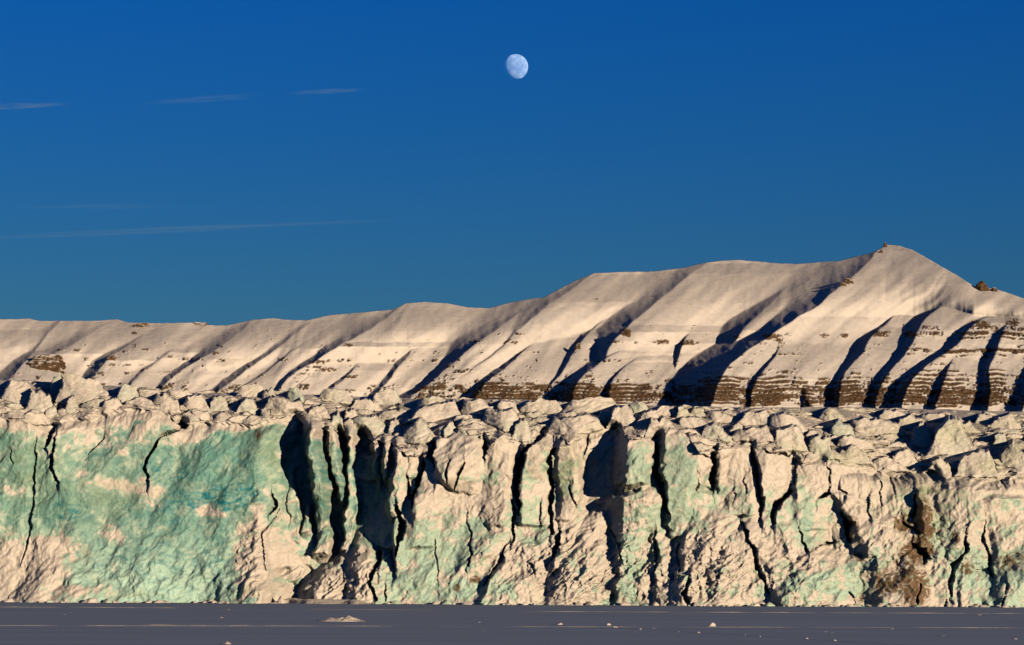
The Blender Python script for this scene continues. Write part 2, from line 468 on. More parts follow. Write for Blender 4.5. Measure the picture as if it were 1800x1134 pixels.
# --- crevasses
CRK = np.clip(.9 + 1.2 * fbm2(U / 17, V / 17, 3, .6, seed=13), .12, 2)
for pts, dep in (
        ([(92, 748, 3), (84, 765, 8), (80, 782, 6)], 6), ([(97, 772, 3), (90, 800, 4), (90, 825, 3.5), (107, 852, 1)], 4),
        ([(333, 741, 3), (312, 752, 5), (298, 758, 2), (279, 765, 3), (268, 784, 4), (256, 805, 4), (254, 820, 2), (262, 849, 1.5)], 4),
        ([(178, 768, 2), (152, 795, 1)], 1.2), ([(478, 870, 6), (482, 890, 5), (470, 905, 2)], 3), ([(490, 895, 2), (462, 935, 1), (470, 1000, 1.5)], 1.5),
        ([(745, 804, 5), (742, 830, 5), (730, 862, 4), (725, 895, 1.5)], 4.5), ([(716, 838, 2), (718, 870, 4), (723, 880, 2)], 3),
        ([(699, 892, 3), (705, 915, 8), (708, 932, 8), (700, 950, 4), (696, 976, 3)], 6), ([(668, 970, 6), (660, 1000, 7), (654, 1025, 5), (664, 1056, 3)], 5),
        ([(684, 1030, 1.5), (680, 1056, 2)], 2), ([(693, 807, 3), (690, 830, 2)], 2),
        ([(720, 800, 2), (732, 786, 3), (760, 772, 3)], 3), ([(765, 776, 5), (758, 800, 6), (762, 825, 2)], 4.5),
        ([(858, 770, 6), (853, 785, 6), (852, 798, 2)], 5), ([(895, 755, 4), (898, 775, 2)], 3),
        ([(790, 815, 2), (784, 835, 2), (786, 850, 1.5)], 1.5), ([(816, 816, 2), (808, 835, 4), (800, 860, 1)], 2),
        ([(823, 904, 1), (826, 950, 1.2), (824, 997, 1.8)], 1.5), ([(765, 950, .8), (772, 1020, 1.2)], 1.2),
        ([(962, 745, 5), (945, 768, 7), (932, 782, 4), (918, 795, 5), (913, 820, 6), (910, 860, 6), (911, 905, 3)], 6),
        ([(902, 880, 3), (904, 911, 3), (900, 954, 2)], 4), ([(974, 788, 6), (965, 806, 6), (968, 840, 5), (971, 870, 4), (967, 905, 4), (968, 938, 5)], 5),
        ([(1000, 862, 2), (1012, 895, 2)], 2), ([(1034, 768, 2), (1031, 798, 2)], 3), ([(950, 885, 1.5), (948, 925, 1)], 1.5), ([(985, 935, 7), (978, 960, 7), (974, 978, 3)], 5),
        ([(895, 950, 2), (880, 985, 5), (858, 1015, 3), (848, 1030, 1)], 2.2), ([(930, 985, 1.5), (940, 1010, 1.2)], 1.2),
        ([(1078, 935, 4), (1092, 985, 3)], 2.5), ([(1153, 778, 7), (1156, 810, 8), (1158, 850, 6), (1166, 885, 4), (1176, 905, 2)], 5),
        ([(1150, 938, 3), (1150, 985, 4), (1150, 1010, 2)], 2.5), ([(1196, 955, 2), (1188, 985, 4), (1192, 1005, 2)], 2), ([(1205, 1020, 5), (1198, 1045, 6), (1203, 1062, 3)], 4),
        ([(1255, 797, 9), (1254, 830, 7), (1257, 856, 4)], 7), ([(1224, 850, 2), (1222, 864, 2)], 2),
        ([(1322, 790, 7), (1327, 820, 6), (1333, 850, 3.5), (1339, 885, 3), (1335, 918, 4)], 5),
        ([(1290, 846, .8), (1290, 880, .8)], .9), ([(1307, 838, .8), (1312, 866, .8)], .9),
        ([(1304, 919, 3), (1322, 975, 3), (1330, 1012, 4), (1344, 1041, 2)], 3.5), ([(1392, 862, 6), (1372, 880, 7), (1360, 895, 7), (1357, 920, 5)], 6),
        ([(1402, 938, 6), (1412, 968, 3)], 3), ([(1430, 962, 3), (1465, 950, 4)], 2.5), ([(1478, 900, 3), (1494, 925, 8), (1496, 955, 4)], 5),
        ([(1436, 877, 2), (1452, 872, 5), (1464, 868, 2)], 3), ([(1480, 862, 4), (1486, 868, 2)], 3), ([(1532, 880, 3), (1529, 908, 2)], 2.5), ([(1553, 845, 1.2), (1551, 890, 1.2)], 1.5),
        ([(1578, 838, 1.5), (1575, 870, 1)], 1.2), ([(1612, 870, 5), (1608, 905, 5)], 3.5), ([(1590, 918, 6), (1612, 935, 5)], 2.5), ([(1600, 955, 6), (1625, 975, 7), (1618, 990, 3)], 3),
        ([(1730, 927, 2), (1726, 956, 3.5), (1737, 993, 3.5), (1739, 1019, 1.5)], 3), ([(1696, 941, 2), (1692, 975, 4), (1668, 993, 4), (1659, 1023, 4), (1664, 1049, 2)], 3.5),
        ([(1755, 1030, 2), (1749, 1064, 3)], 2), ([(1610, 1030, 6), (1600, 1062, 6)], 2), ([(1655, 1056, 3), (1652, 1066, 3)], 2),
        ([(1345, 795, 3), (1395, 800, 3), (1412, 815, 3)], 2), ([(1402, 818, 3), (1398, 850, 2)], 2), ([(1455, 815, 2), (1462, 850, 2)], 1.5), ([(1488, 1040, 2), (1496, 1056, 2)], 1.5),
        ([(60, 770, 2), (58, 850, 3), (54, 930, 4), (42, 985, 2)], 1.2), ([(18, 790, 1), (24, 818, 1.2)], 1)):
    groove(pts, dep)

# --- position: nominal wall, leaning back slightly upward
X0, _, Z0 = unproject(U, V, 450.0)
Yn = front_Y(X0)
k = Yn / 450.0
Pc = np.stack([X0 * k, Yn - D, HC + (Z0 - HC) * k], -1)
# grain in all three directions, so that side walls of clefts are broken ice too
for sc_, am_ in ((4.5, .40), (1.5, .18)):
    q3 = Pc / sc_
    w3 = (.35 + .65 * np.clip(ROUGH, 0, 1.2))[..., None] * am_
    Pc = Pc + w3 * np.stack([perlin3(q3), perlin3(q3 + 37.7), .6 * perlin3(q3 + 81.3)], -1)
P = Pc

# --- colour of the ice itself: clean snow crust, pale and turquoise ice, meltwater-blue seams, silt
def wall_tones():
    n1 = fbm2(Uw / 30, Vw / 22, 5, .6, seed=21)
    n2 = fbm2(Uw / 12, Vw / 9, 4, .6, seed=22)
    n3 = fbm2(Uw / 60, Vw / 60, 4, .55, seed=23)
    ice = blobs(U, V, [(20, 830, 60, 110, 1.0), (200, 850, 110, 70, .95), (370, 800, 90, 60, 1.05), (390, 900, 100, 70, 1.2), (300, 980, 160, 60, 1.1), (180, 940, 100, 50, .7), (90, 880, 50, 60, .9),
                       (440, 770, 60, 40, .9), (330, 1040, 130, 30, .9), (500, 765, 50, 30, .8), (580, 840, 110, 120, 1.1), (700, 980, 60, 70, .8), (780, 990, 50, 60, .85), (740, 1040, 80, 25, .8),
                       (830, 930, 50, 40, .9), (920, 900, 30, 40, .8), (860, 840, 30, 20, .5), (925, 830, 18, 25, .4), (990, 830, 30, 60, .7), (870, 1035, 60, 22, .8), (940, 940, 20, 30, .6),
                       (1120, 820, 30, 50, 1.0), (1105, 960, 26, 70, 1.0), (1195, 820, 40, 80, .95), (1185, 900, 30, 40, .8), (1155, 960, 14, 50, .7), (1080, 1040, 30, 25, .8), (1010, 990, 30, 30, .5), (1230, 900, 40, 35, .5),
                       (1240, 1020, 40, 30, .6), (1300, 890, 30, 30, .7), (1255, 850, 20, 20, .5), (1380, 910, 35, 40, .7), (1425, 910, 30, 40, .95), (1385, 1030, 60, 35, .8), (1480, 1030, 60, 35, .75), (1540, 990, 60, 40, .4),
                       (1590, 880, 30, 40, .6), (1650, 950, 45, 60, .6), (1700, 1020, 60, 45, .75), (1780, 1020, 60, 50, .8), (1770, 950, 40, 40, .4), (1760, 880, 40, 30, .35), (1690, 880, 40, 30, .3), (725, 850, 20, 30, .4)])
    cover = blobs(U, V, [(205, 850, 45, 10, .8), (250, 862, 30, 8, .6), (140, 832, 15, 6, .7), (75, 990, 40, 40, .9), (110, 960, 30, 25, .7), (200, 940, 30, 18, .8), (270, 870, 20, 30, .4), (360, 895, 22, 14, .8), (390, 905, 14, 10, .7),
                         (455, 960, 40, 60, .9), (450, 1030, 25, 20, .8), (215, 795, 10, 5, .8), (330, 770, 35, 9, .8), (20, 860, 30, 12, .5), (20, 1000, 40, 40, .6), (20, 1050, 60, 12, .6), (840, 890, 50, 25, .4), (640, 1010, 30, 40, .6),
                         (580, 1030, 30, 30, .5), (505, 990, 20, 20, .6), (1240, 1000, 30, 40, .4)])
    topsnow = sstep(26, 4, V - lip[None, :] - 10 * n3)
    pp = .82 * np.tanh(ice * 1.15) - cover + (1.05 - .2 * sstep(520, 420, U)) * n1 + (.55 - .15 * sstep(520, 420, U)) * n2 - 0.40 + .20 * sstep(520, 420, U) - 0.8 * topsnow * (1 - sstep(0.8, 1.1, blobs(U, V, [(500, 765, 60, 40, 1.2), (1120, 800, 30, 50, 1.2), (1195, 810, 40, 80, 1.3), (430, 775, 60, 30, 1.0)])))
    a = .92 * sstep(-0.06, 0.08, pp) + .08 * sstep(-.5, .2, pp)
    strong = sstep(0.0, 0.75, pp + 0.3 * n3 + .1 * sstep(520, 420, U)) * (.4 + .6 * sstep(740, 620, U))
    low = sstep(900, 1040, V + 30 * n3)
    body = mixc(np.broadcast_to(PALE, U.shape + (3,)), np.broadcast_to(TURQ, U.shape + (3,)), strong * (1 - .6 * low))
    body = mixc(body, np.broadcast_to(MINT, U.shape + (3,)), low * .75 * np.minimum(1, strong * (1 + sstep(620, 740, U))))
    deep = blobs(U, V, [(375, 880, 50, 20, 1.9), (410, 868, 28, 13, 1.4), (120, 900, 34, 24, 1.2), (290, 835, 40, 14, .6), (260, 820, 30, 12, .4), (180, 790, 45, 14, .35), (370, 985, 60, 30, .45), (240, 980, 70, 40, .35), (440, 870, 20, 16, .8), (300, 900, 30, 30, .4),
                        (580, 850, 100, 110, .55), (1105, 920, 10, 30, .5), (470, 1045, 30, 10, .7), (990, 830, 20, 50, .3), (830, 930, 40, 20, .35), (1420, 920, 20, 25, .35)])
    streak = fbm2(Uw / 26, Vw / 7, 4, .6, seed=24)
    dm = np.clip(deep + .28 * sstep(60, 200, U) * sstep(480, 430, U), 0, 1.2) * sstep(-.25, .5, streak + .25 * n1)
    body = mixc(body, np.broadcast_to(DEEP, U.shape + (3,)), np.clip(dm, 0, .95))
    wet = sstep(.1, .55, fbm2(Uw / 9, Vw / 5, 3, .6, seed=27)) * a * low
    body = mixc(body, np.broadcast_to(TURQ * .9, U.shape + (3,)), wet * .45)
    ol = np.clip(blobs(U, V, [(60, 830, 50, 60, .5), (190, 860, 60, 30, .5), (455, 770, 14, 40, .9), (990, 830, 26, 60, .9), (480, 800, 10, 50, .5), (1590, 880, 40, 60, .6), (1480, 930, 30, 30, .7), (440, 1035, 30, 12, .7), (160, 900, 60, 30, .3), (1650, 900, 50, 60, .5), (1640, 850, 120, 30, .3)]) * sstep(-.4, .5, n1), 0, .8)
    c = mixc(np.broadcast_to(SNOW, U.shape + (3,)), body, a)
    c = mixc(c, np.broadcast_to(OLIVE, U.shape + (3,)), ol)
    dirt = blobs(U, V, [(1622, 905, 18, 34, .9), (1610, 968, 26, 18, 1.2), (1600, 1035, 26, 30, 1.0), (1585, 920, 22, 18, .8), (1625, 935, 14, 14, .8), (1690, 1000, 18, 14, .7), (1675, 945, 10, 14, .7), (1760, 990, 16, 22, .6), (1505, 980, 8, 10, .7),
                        (1545, 1030, 20, 18, .5), (836, 1018, 10, 8, 1.0), (805, 1032, 7, 10, .8), (455, 762, 6, 12, .7), (1495, 930, 14, 26, .7), (1560, 1000, 50, 40, .35), (1790, 980, 20, 20, .4), (600, 1040, 14, 12, .3), (1510, 1050, 20, 12, .4)])
    dk = sstep(.2, .6, 1.25 * dirt * (0.75 + 1.3 * fbm2(Uw / 9, Vw / 7, 4, .65, seed=25)))
    c = mixc(c, np.broadcast_to(DIRT, U.shape + (3,)), dk * .92)
    broad_tone = fbm2(Uw / 70, Vw / 110, 3, seed=26)  # broad random variation in the wall's own tone
    c *= (1 + .07 * broad_tone)[..., None]
    return c


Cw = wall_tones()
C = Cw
U_all, V_all = Uw, Vw

glacier = add_obj("glacier", None)
glacier.location = (0, 450, 0)
glacier["kind"] = "structure"
glacier["label"] = "crevassed glacier ending in a turquoise ice cliff above dark sea ice"

# sections of the wall end at its main crevasses
BOUNDS = [([(88, 640), (88, 750), (86, 790), (91, 820), (107, 852), (60, 920), (40, 1072)], "ice_wall", "mottled green ice face at the wall's far left end"),
          ([(330, 640), (320, 750), (268, 784), (255, 812), (262, 849), (270, 950), (260, 1072)], "ice_wall", "broad green wall with snow patches left of the thin zigzag crack"),
          ([(478, 640), (478, 780), (482, 890), (470, 1000), (472, 1072)], "ice_wall", "smooth turquoise wall with dark blue-green seam"),
          ([(690, 640), (690, 830), (692, 960), (662, 1000), (664, 1072)], "ice_recess", "deep black-shadowed embayment with ribbed ice walls"),
          ([(745, 640), (745, 804), (742, 830), (725, 895), (765, 950), (775, 1072)], "ice_buttress", "pale ice buttress right of the black embayment"),
          ([(860, 640), (858, 770), (852, 798), (826, 900), (824, 1000), (826, 1072)], "ice_hood", "rounded snow-hooded ice block"),
          ([(945, 640), (945, 768), (913, 800), (910, 905), (900, 954), (850, 1025), (845, 1072)], "ice_column", None),
          ([(974, 640), (974, 788), (968, 840), (967, 938), (880, 1072)], "ice_column", None),
          ([(1097, 640), (1097, 920), (1090, 985), (1085, 1072)], "ice_recess", "wall behind the square black shadow"),
          ([(1154, 640), (1154, 780), (1158, 850), (1176, 905), (1192, 1000), (1203, 1072)], "ice_tower", "small broken tower on a fluted ice ridge"),
          ([(1254, 640), (1254, 830), (1257, 856), (1262, 900), (1285, 960), (1310, 1072)], "ice_tower", "smooth pale green rounded ice tower"),
          ([(1322, 640), (1322, 790), (1333, 850), (1335, 918), (1322, 975), (1344, 1041), (1346, 1072)], "ice_column", None),
          ([(1402, 640), (1402, 840), (1390, 862), (1357, 920), (1405, 950), (1440, 1072)], "ice_column", None),
          ([(1555, 640), (1553, 850), (1529, 908), (1560, 1000), (1570, 1072)], "ice_buttress", None),
          ([(1730, 640), (1730, 927), (1726, 956), (1739, 1019), (1750, 1072)], "ice_buttress", "ice face streaked with brown silt"),
          (None, "ice_wall", "pale ice face at the wall's right end")]
own = np.zeros(U_all.shape, int)
for i, (bp_, _, _) in enumerate(BOUNDS[:-1]):
    a = np.array(bp_, float)
    own = np.where(U_all > np.interp(V_all, a[:, 1], a[:, 0]), i + 1, own)
Pl = P - np.array(glacier.location)
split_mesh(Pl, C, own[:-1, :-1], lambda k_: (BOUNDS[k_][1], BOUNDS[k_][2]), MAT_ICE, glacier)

# --- the crevassed, snow-covered surface rising behind the front
SER = [  # column, foot row, width, height, green, pointedness, label
    (150, 709, 104, 46, .35, 0, "largest smooth snow hump at the glacier's left skyline"), (104, 692, 32, 40, .8, .75, "pointed green spire on the left skyline"), (35, 710, 74, 42, .3, .2, None), (28, 700, 18, 26, .9, .6, None), (70, 728, 50, 40, .4, .1, None),
    (225, 708, 46, 32, .7, 0, None), (127, 728, 28, 30, .5, .2, None), (195, 722, 46, 20, .3, 0, None), (290, 725, 52, 30, .3, .1, None), (262, 700, 50, 16, .2, 0, None), (90, 735, 30, 20, .5, 0, None),
    (342, 724, 52, 28, .3, 0, None), (383, 722, 36, 25, .6, 0, None), (433, 728, 42, 27, .6, .2, None), (445, 698, 58, 24, .3, .3, None), (475, 704, 30, 22, .5, .3, None), (519, 709, 36, 28, .95, .1, "pale green rounded block against the mountain foot"), (590, 708, 64, 24, .5, 0, "long flat-topped ice slab against the mountain foot"),
    (500, 730, 74, 28, .3, 0, None), (465, 745, 22, 27, .5, .1, None), (593, 757, 24, 32, .9, .6, "dark green pointed ice fin above the embayment"), (612, 770, 24, 35, .4, .3, None), (560, 735, 44, 22, .3, 0, None), (395, 742, 40, 16, .2, .2, None), (350, 742, 44, 20, .3, 0, None), (320, 700, 60, 14, .2, 0, None),
    (680, 712, 54, 28, .5, .2, None), (768, 718, 74, 22, .3, 0, None), (645, 765, 88, 32, .6, 0, None), (765, 742, 98, 32, .2, 0, "broad grey snow mound above the hooded block"), (735, 778, 64, 42, .5, .55, "pyramid-shaped serac split by a vertical crack"), (790, 765, 20, 22, .6, .1, None), (812, 768, 22, 18, .5, 0, None), (880, 757, 78, 35, .4, 0, None),
    (838, 728, 62, 25, .2, 0, None), (892, 727, 44, 22, .3, 0, None), (640, 722, 60, 20, .3, .2, None), (690, 738, 70, 18, .2, 0, None), (620, 745, 36, 24, .3, .2, None), (695, 760, 26, 22, .3, .2, None),
    (918, 776, 36, 38, .6, .2, None), (950, 727, 80, 25, .2, 0, None), (1040, 726, 104, 27, .3, 0, None), (1015, 762, 104, 30, .3, 0, None), (1098, 752, 58, 38, .3, .3, "steep snow block with a black shaded left side"), (1120, 728, 38, 25, .8, .3, None), (1140, 748, 44, 24, .3, .1, None), (1165, 774, 62, 38, .3, .1, None), (1170, 731, 48, 16, .2, 0, None),
    (1200, 739, 28, 24, .4, .2, None), (1000, 742, 60, 18, .2, 0, None), (1070, 742, 40, 18, .3, 0, None), (1220, 752, 56, 18, .3, 0, None),
    (1226, 732, 28, 15, .4, 0, None), (1275, 743, 78, 22, .2, 0, None), (1325, 746, 68, 21, .4, 0, None), (1258, 774, 52, 28, .6, .3, None), (1385, 762, 72, 32, .3, .1, None), (1388, 792, 60, 42, .4, .1, "olive-grey faceted block with a domed top"), (1440, 808, 48, 40, .7, 0, "dark olive leaning block beside the domed one"),
    (1462, 741, 56, 22, .2, 0, None), (1478, 768, 48, 30, .9, .6, "small green pyramid of ice on the right"), (1320, 775, 80, 22, .1, 0, None), (1500, 790, 70, 22, .3, 0, None), (1295, 762, 26, 18, .6, .3, None), (1500, 815, 60, 30, .2, .3, None), (1430, 775, 36, 18, .1, 0, None),
    (1540, 766, 100, 28, .3, .1, None), (1675, 800, 86, 62, .5, .45, "tallest broad tent-shaped serac on the right"), (1622, 787, 40, 42, .4, .3, None), (1603, 758, 54, 26, .2, .2, None), (1768, 753, 52, 24, .2, .2, None), (1785, 830, 60, 50, .4, .1, "fluted snow block at the right edge"),
    (1715, 838, 76, 46, .4, .2, None), (1650, 850, 56, 42, .3, .5, None), (1758, 786, 28, 24, .6, .1, None), (1570, 740, 60, 18, .2, .1, None), (1700, 760, 44, 18, .3, .3, None), (1560, 828, 70, 24, .2, .4, None), (1730, 745, 34, 15, .3, 0, None), (1640, 742, 50, 14, .3, 0, None), (1590, 820, 50, 30, .3, .5, None)]
random.seed(21)
FEAT = list(SER)
for row in range(11):                      # the jumble between the ones picked out
    t = (row + .5) / 11
    a = UA
    while a < UB:
        a += random.uniform(16, 44) * (1 - .3 * t)
        f0_ = top_line(a); f1_ = np.interp(a, FAR[:, 0], FAR[:, 1])
        py = float(f0_ + (f1_ - f0_) * (t * .98) + random.uniform(-3, 3))
        if any(abs(a - q_[0]) < q_[2] * .40 and -6 < q_[1] - py < q_[3] * .85 for q_ in SER):
            continue
        wp = random.uniform(20, 62) * (1.1 - .45 * t)
        FEAT.append((a, py, wp, wp * random.uniform(.12, .34) * (1 - .45 * t), random.uniform(0, .5), random.choice((0, .25, .5, .8)), None))
rs = np.random.default_rng(77)
PRM = []
for f_ in FEAT:
    PRM.append(dict(tilt=rs.uniform(-.35, .35), sl=rs.uniform(1.2, 4.5) * (1 - .5 * f_[5]), sr=rs.uniform(1.0, 3.2) * (1 - .5 * f_[5]), c=rs.uniform(-.75, .1), fl=rs.uniform(.25, 1.3), fr=rs.uniform(0, .45), back=rs.uniform(.3, .8), dome=rs.uniform(0, .3), seed=rs.uniform(0, 90)))


def outline(lx, p_, pt):
    f_ = np.minimum(1 - p_['tilt'] * lx - pt * np.abs(lx) * .9, np.minimum(p_['sl'] * (lx + 1.05), p_['sr'] * (1.05 - lx)))
    f_ = f_ * (1 - p_['dome'] * np.minimum(lx * lx, 1.4))
    return f_ + .26 * fbm2(lx * 2.2 + p_['seed'], lx * 0 + p_['seed'], 3, .55)


skyl = np.interp(u1, FAR[:, 0], FAR[:, 1]) + 2.5 * fbm2(u1 / 30, u1 * 0 + 8, 4, .6)
for f_, p_ in zip(FEAT, PRM):
    lx = (u1 - f_[0]) / (f_[2] / 2)
    o_ = outline(lx, p_, f_[5])
    skyl = np.where(np.abs(lx) < 1.2, np.minimum(skyl, f_[1] - f_[3] * np.maximum(o_, -.5)), skyl)
skyl = np.minimum(skyl, lip - 12)
NPR = 170
tq = np.linspace(0, 1, NPR)
TU = np.repeat(u1[None], NPR, 0)
TV = lip[None] + (skyl - lip)[None] * tq[:, None]
tw_u = TU + 4 * fbm2(TU / 26, TV / 20, 3, seed=31) + 1.2 * fbm2(TU / 7, TV / 6, 2, seed=32)
tw_v = TV + 2.5 * fbm2(TU / 26, TV / 20, 3, seed=33) + .8 * fbm2(TU / 7, TV / 6, 2, seed=34)
farl = np.interp(u1, FAR[:, 0], FAR[:, 1])


def nomY(px_lip, px_R, v):
    t_ = np.clip((px_lip - v) / px_R, -.2, 1.4)
    return px_R * (.13 * t_ + .36 * np.maximum(t_, 0) ** 2.0)


lip_s = np.convolve(np.pad(lip, 40, mode='edge'), np.ones(81) / 81, 'valid')
RR = np.maximum(lip_s - farl, 25.0)
lipY = Pc[-1, :, 1]
lipYs = np.convolve(np.pad(lipY, 30, mode='edge'), np.ones(61) / 61, 'valid')
wj = sstep(0, 22, lip[None] - TV)
lipYm = np.convolve(np.pad(lipY, 4, mode='edge'), np.ones(9) / 9, 'valid')
NY = lipYm[None] * (1 - wj) + lipYs[None] * wj + nomY(lip_s[None], RR[None], TV)
NS = lipYs[None] + nomY(lip_s[None], RR[None], TV)
mpp = NY / F                                   # metres per pixel there
g1, ed1 = facets(tw_u / 30, tw_v / 13, .9, .45, 11)
g2, _ = facets(tw_u / 12 + 9, tw_v / 6, .9, .45, 12)
DP = mpp * (8 * g1 + 3.0 * g2 + 9 * planes(tw_u / 26, tw_v / 14, 5) + 14 * fbm2(TU / 70, TV / 34, 3, seed=35))
DP -= mpp * 12 * (1 - sstep(0, .05, ed1)) * sstep(-.1, .25, fbm2(TU / 50, TV / 30, 2, seed=36))
owner = np.zeros(TU.shape, int)
greenf = np.zeros(TU.shape)
order = sorted(range(len(FEAT)), key=lambda q_: FEAT[q_][1])
for i_ in order:
    px, py, wpx, hpx, gr, pt, lab = FEAT[i_]
    p_ = PRM[i_]
    c0 = max(0, int((px - .75 * wpx - 8 - UA) / STEP)); c1 = min(NC, int((px + .75 * wpx + 8 - UA) / STEP))
    if c1 - c0 < 3:
        continue
    sl_ = (slice(None), slice(c0, c1))
    lx = (tw_u[sl_] - px) / (wpx / 2); ly = (py - tw_v[sl_]) / hpx
    fo = outline(lx, p_, pt)
    cI = int(np.clip((px - UA) / STEP, 0, NC - 1))
    Yb = float(lipYs[cI] + nomY(lip_s[cI], RR[cI], py)); m_ = Yb / F
    yb_local = NS[sl_]
    cr_ = p_['c'] + .35 * ly * pt
    side = np.where(lx < cr_, p_['fl'] * (cr_ - lx), p_['fr'] * (lx - cr_)) * wpx / 2 * m_
    side = np.sqrt(side * side + .5) - .7
    Di = .97 * (yb_local - Yb) - p_['back'] * .7 * np.maximum(ly, 0) * hpx * m_ - side + .10 * wpx * m_
    Di += m_ * wpx * (.05 * fbm2(lx * 1.6 + p_['seed'], ly * 1.1, 3, .5) + .08 * planes(lx * 1.5 + p_['seed'], ly * 1.3, 7))
    Di = Di - (.97 * (yb_local - Yb) + .6) * sstep(0, .16, ly - fo) - 3.2 * m_ * hpx * np.maximum(0, ly - fo) - 2.0 * m_ * np.maximum(0, -ly * hpx)
    ins = (Di > DP[sl_] + .02) & (ly < fo + .05) & (ly > -.6)
    owner[sl_] = np.where(ins, i_ + 1, owner[sl_])
    greenf[sl_] = np.where(ins, gr, greenf[sl_])
    DP[sl_] = smax(DP[sl_], Di, .45)
h1 = planes(tw_u / 9, tw_v / 6, 13)
DP += mpp * (1.6 * h1 * sstep(-.2, .3, fbm2(TU / 40, TV / 25, 2, seed=37)) + 1.5 * fbm2(TU / 9, TV / 6, 3, .6, seed=38) + .5 * fbm2(TU / 3.5, TV / 3, 2, seed=39))
ob = np.zeros(owner.shape, bool)
ob[:, 1:] |= owner[:, 1:] != owner[:, :-1]
ob[1:] |= owner[1:] != owner[:-1]
DP -= mpp * 6 * ob * sstep(-.05, .25, fbm2(TU / 24, TV / 16, 3, seed=40))
TY = NY - DP
x0_, y0_, z0_ = unproject(TU, TV, TY)
PT = np.stack([x0_, y0_, z0_], -1)
jn = sstep(0, 4, lip[None] - TV)[..., None]     # grows out of the wall's own edge
x1_, y1_, z1_ = unproject(TU, TV, np.repeat(Pc[-1][None, :, 1], NPR, 0))
PT = np.stack([x1_, y1_, z1_], -1) * (1 - jn) + PT * jn
PT[0] = Pc[-1]
nb_ = 8
bk = np.repeat(PT[-1][None], nb_, 0)
tb = np.linspace(0, 1, nb_ + 1)[1:]
bk[..., 1] += (60 * tb)[:, None]
bk[..., 2] -= (7 * tb ** .8)[:, None]
PT = np.concatenate([PT, bk], 0)
fpale = np.clip(-.30 + greenf * .95 + .55 * fbm2(tw_u / 22, tw_v / 16, 4, .55, seed=41), 0, .9)
CT = mixc(np.broadcast_to(SNOW, TU.shape + (3,)), np.broadcast_to(PALE, TU.shape + (3,)), fpale)
CT = mixc(CT, np.broadcast_to(OLIVE * 1.15, TU.shape + (3,)), np.clip(.35 * sstep(.05, .6, fbm2(tw_u / 90, tw_v / 40, 3, seed=42) + .25 * sstep(1300, 1500, TU)), 0, .5))
CT = np.concatenate([CT, np.broadcast_to(SNOW, (nb_, NC, 3))], 0)
owner = np.concatenate([owner, np.zeros((nb_, NC), int)], 0)
size_ = np.bincount(owner[:-1, :-1].ravel(), minlength=len(FEAT) + 1)
owner = np.where(size_[owner] < 24, 0, owner)
split_mesh(PT - np.array(glacier.location), CT, owner[:-1, :-1], lambda k_: ("snow_surface", None) if k_ == 0 else ("serac", FEAT[k_ - 1][6]), MAT_ICE, glacier)
# far snowfield running to the mountain's foot
nf = 90
edge_ = PT[-3]
FX = np.linspace(UA, UB, nf)
ex = np.interp(FX, u1, edge_[:, 0]); ey = np.interp(FX, u1, edge_[:, 1]); ez = np.interp(FX, u1, edge_[:, 2])
xm, _, zm = unproject(FX, FX * 0 + 775.0, 2650.0)
wide = np.clip((FX - 900) / 1220, -1, 1)
xm = xm + 250 * wide ** 3
tf = np.linspace(0, 1, 30)[:, None]
Pf = np.stack([ex + (xm - ex) * tf, ey + (2650 - ey) * tf, ez - 3 + (zm - ez + 3) * tf], -1) - np.array(glacier.location)
add_obj("snowfield", make_mesh("snowfield", Pf, grid_quads(30, nf).reshape(-1, 4), np.broadcast_to(SNOW, Pf.shape)), MAT_ICE, glacier)


# --- faceted blocks: seracs, rubble, rock
def cube_dirs(nn):
    t = np.tan(np.linspace(-1, 1, nn) * math.pi / 4)
    a, b_ = np.meshgrid(t, t)
    o = np.ones_like(a)
    faces = [np.stack(s, -1) for s in ((o, a, b_), (-o, -a, b_), (-a, o, b_), (a, -o, b_), (a, b_, o))]   # no underside
    pts = np.concatenate([f.reshape(-1, 3) for f in faces])
    q = np.concatenate([grid_quads(nn, nn).reshape(-1, 4) + i * nn * nn for i in range(5)])
    key = np.round(pts * 1e4).astype(np.int64)
    _, first, inv = np.unique(key, axis=0, return_index=True, return_inverse=True)
    pts = pts[first]; q = inv.reshape(-1)[q]
    return pts / np.linalg.norm(pts, axis=1, keepdims=True), q


_DIRS = {nn: cube_dirs(nn) for nn in (7, 9, 13, 19, 27)}


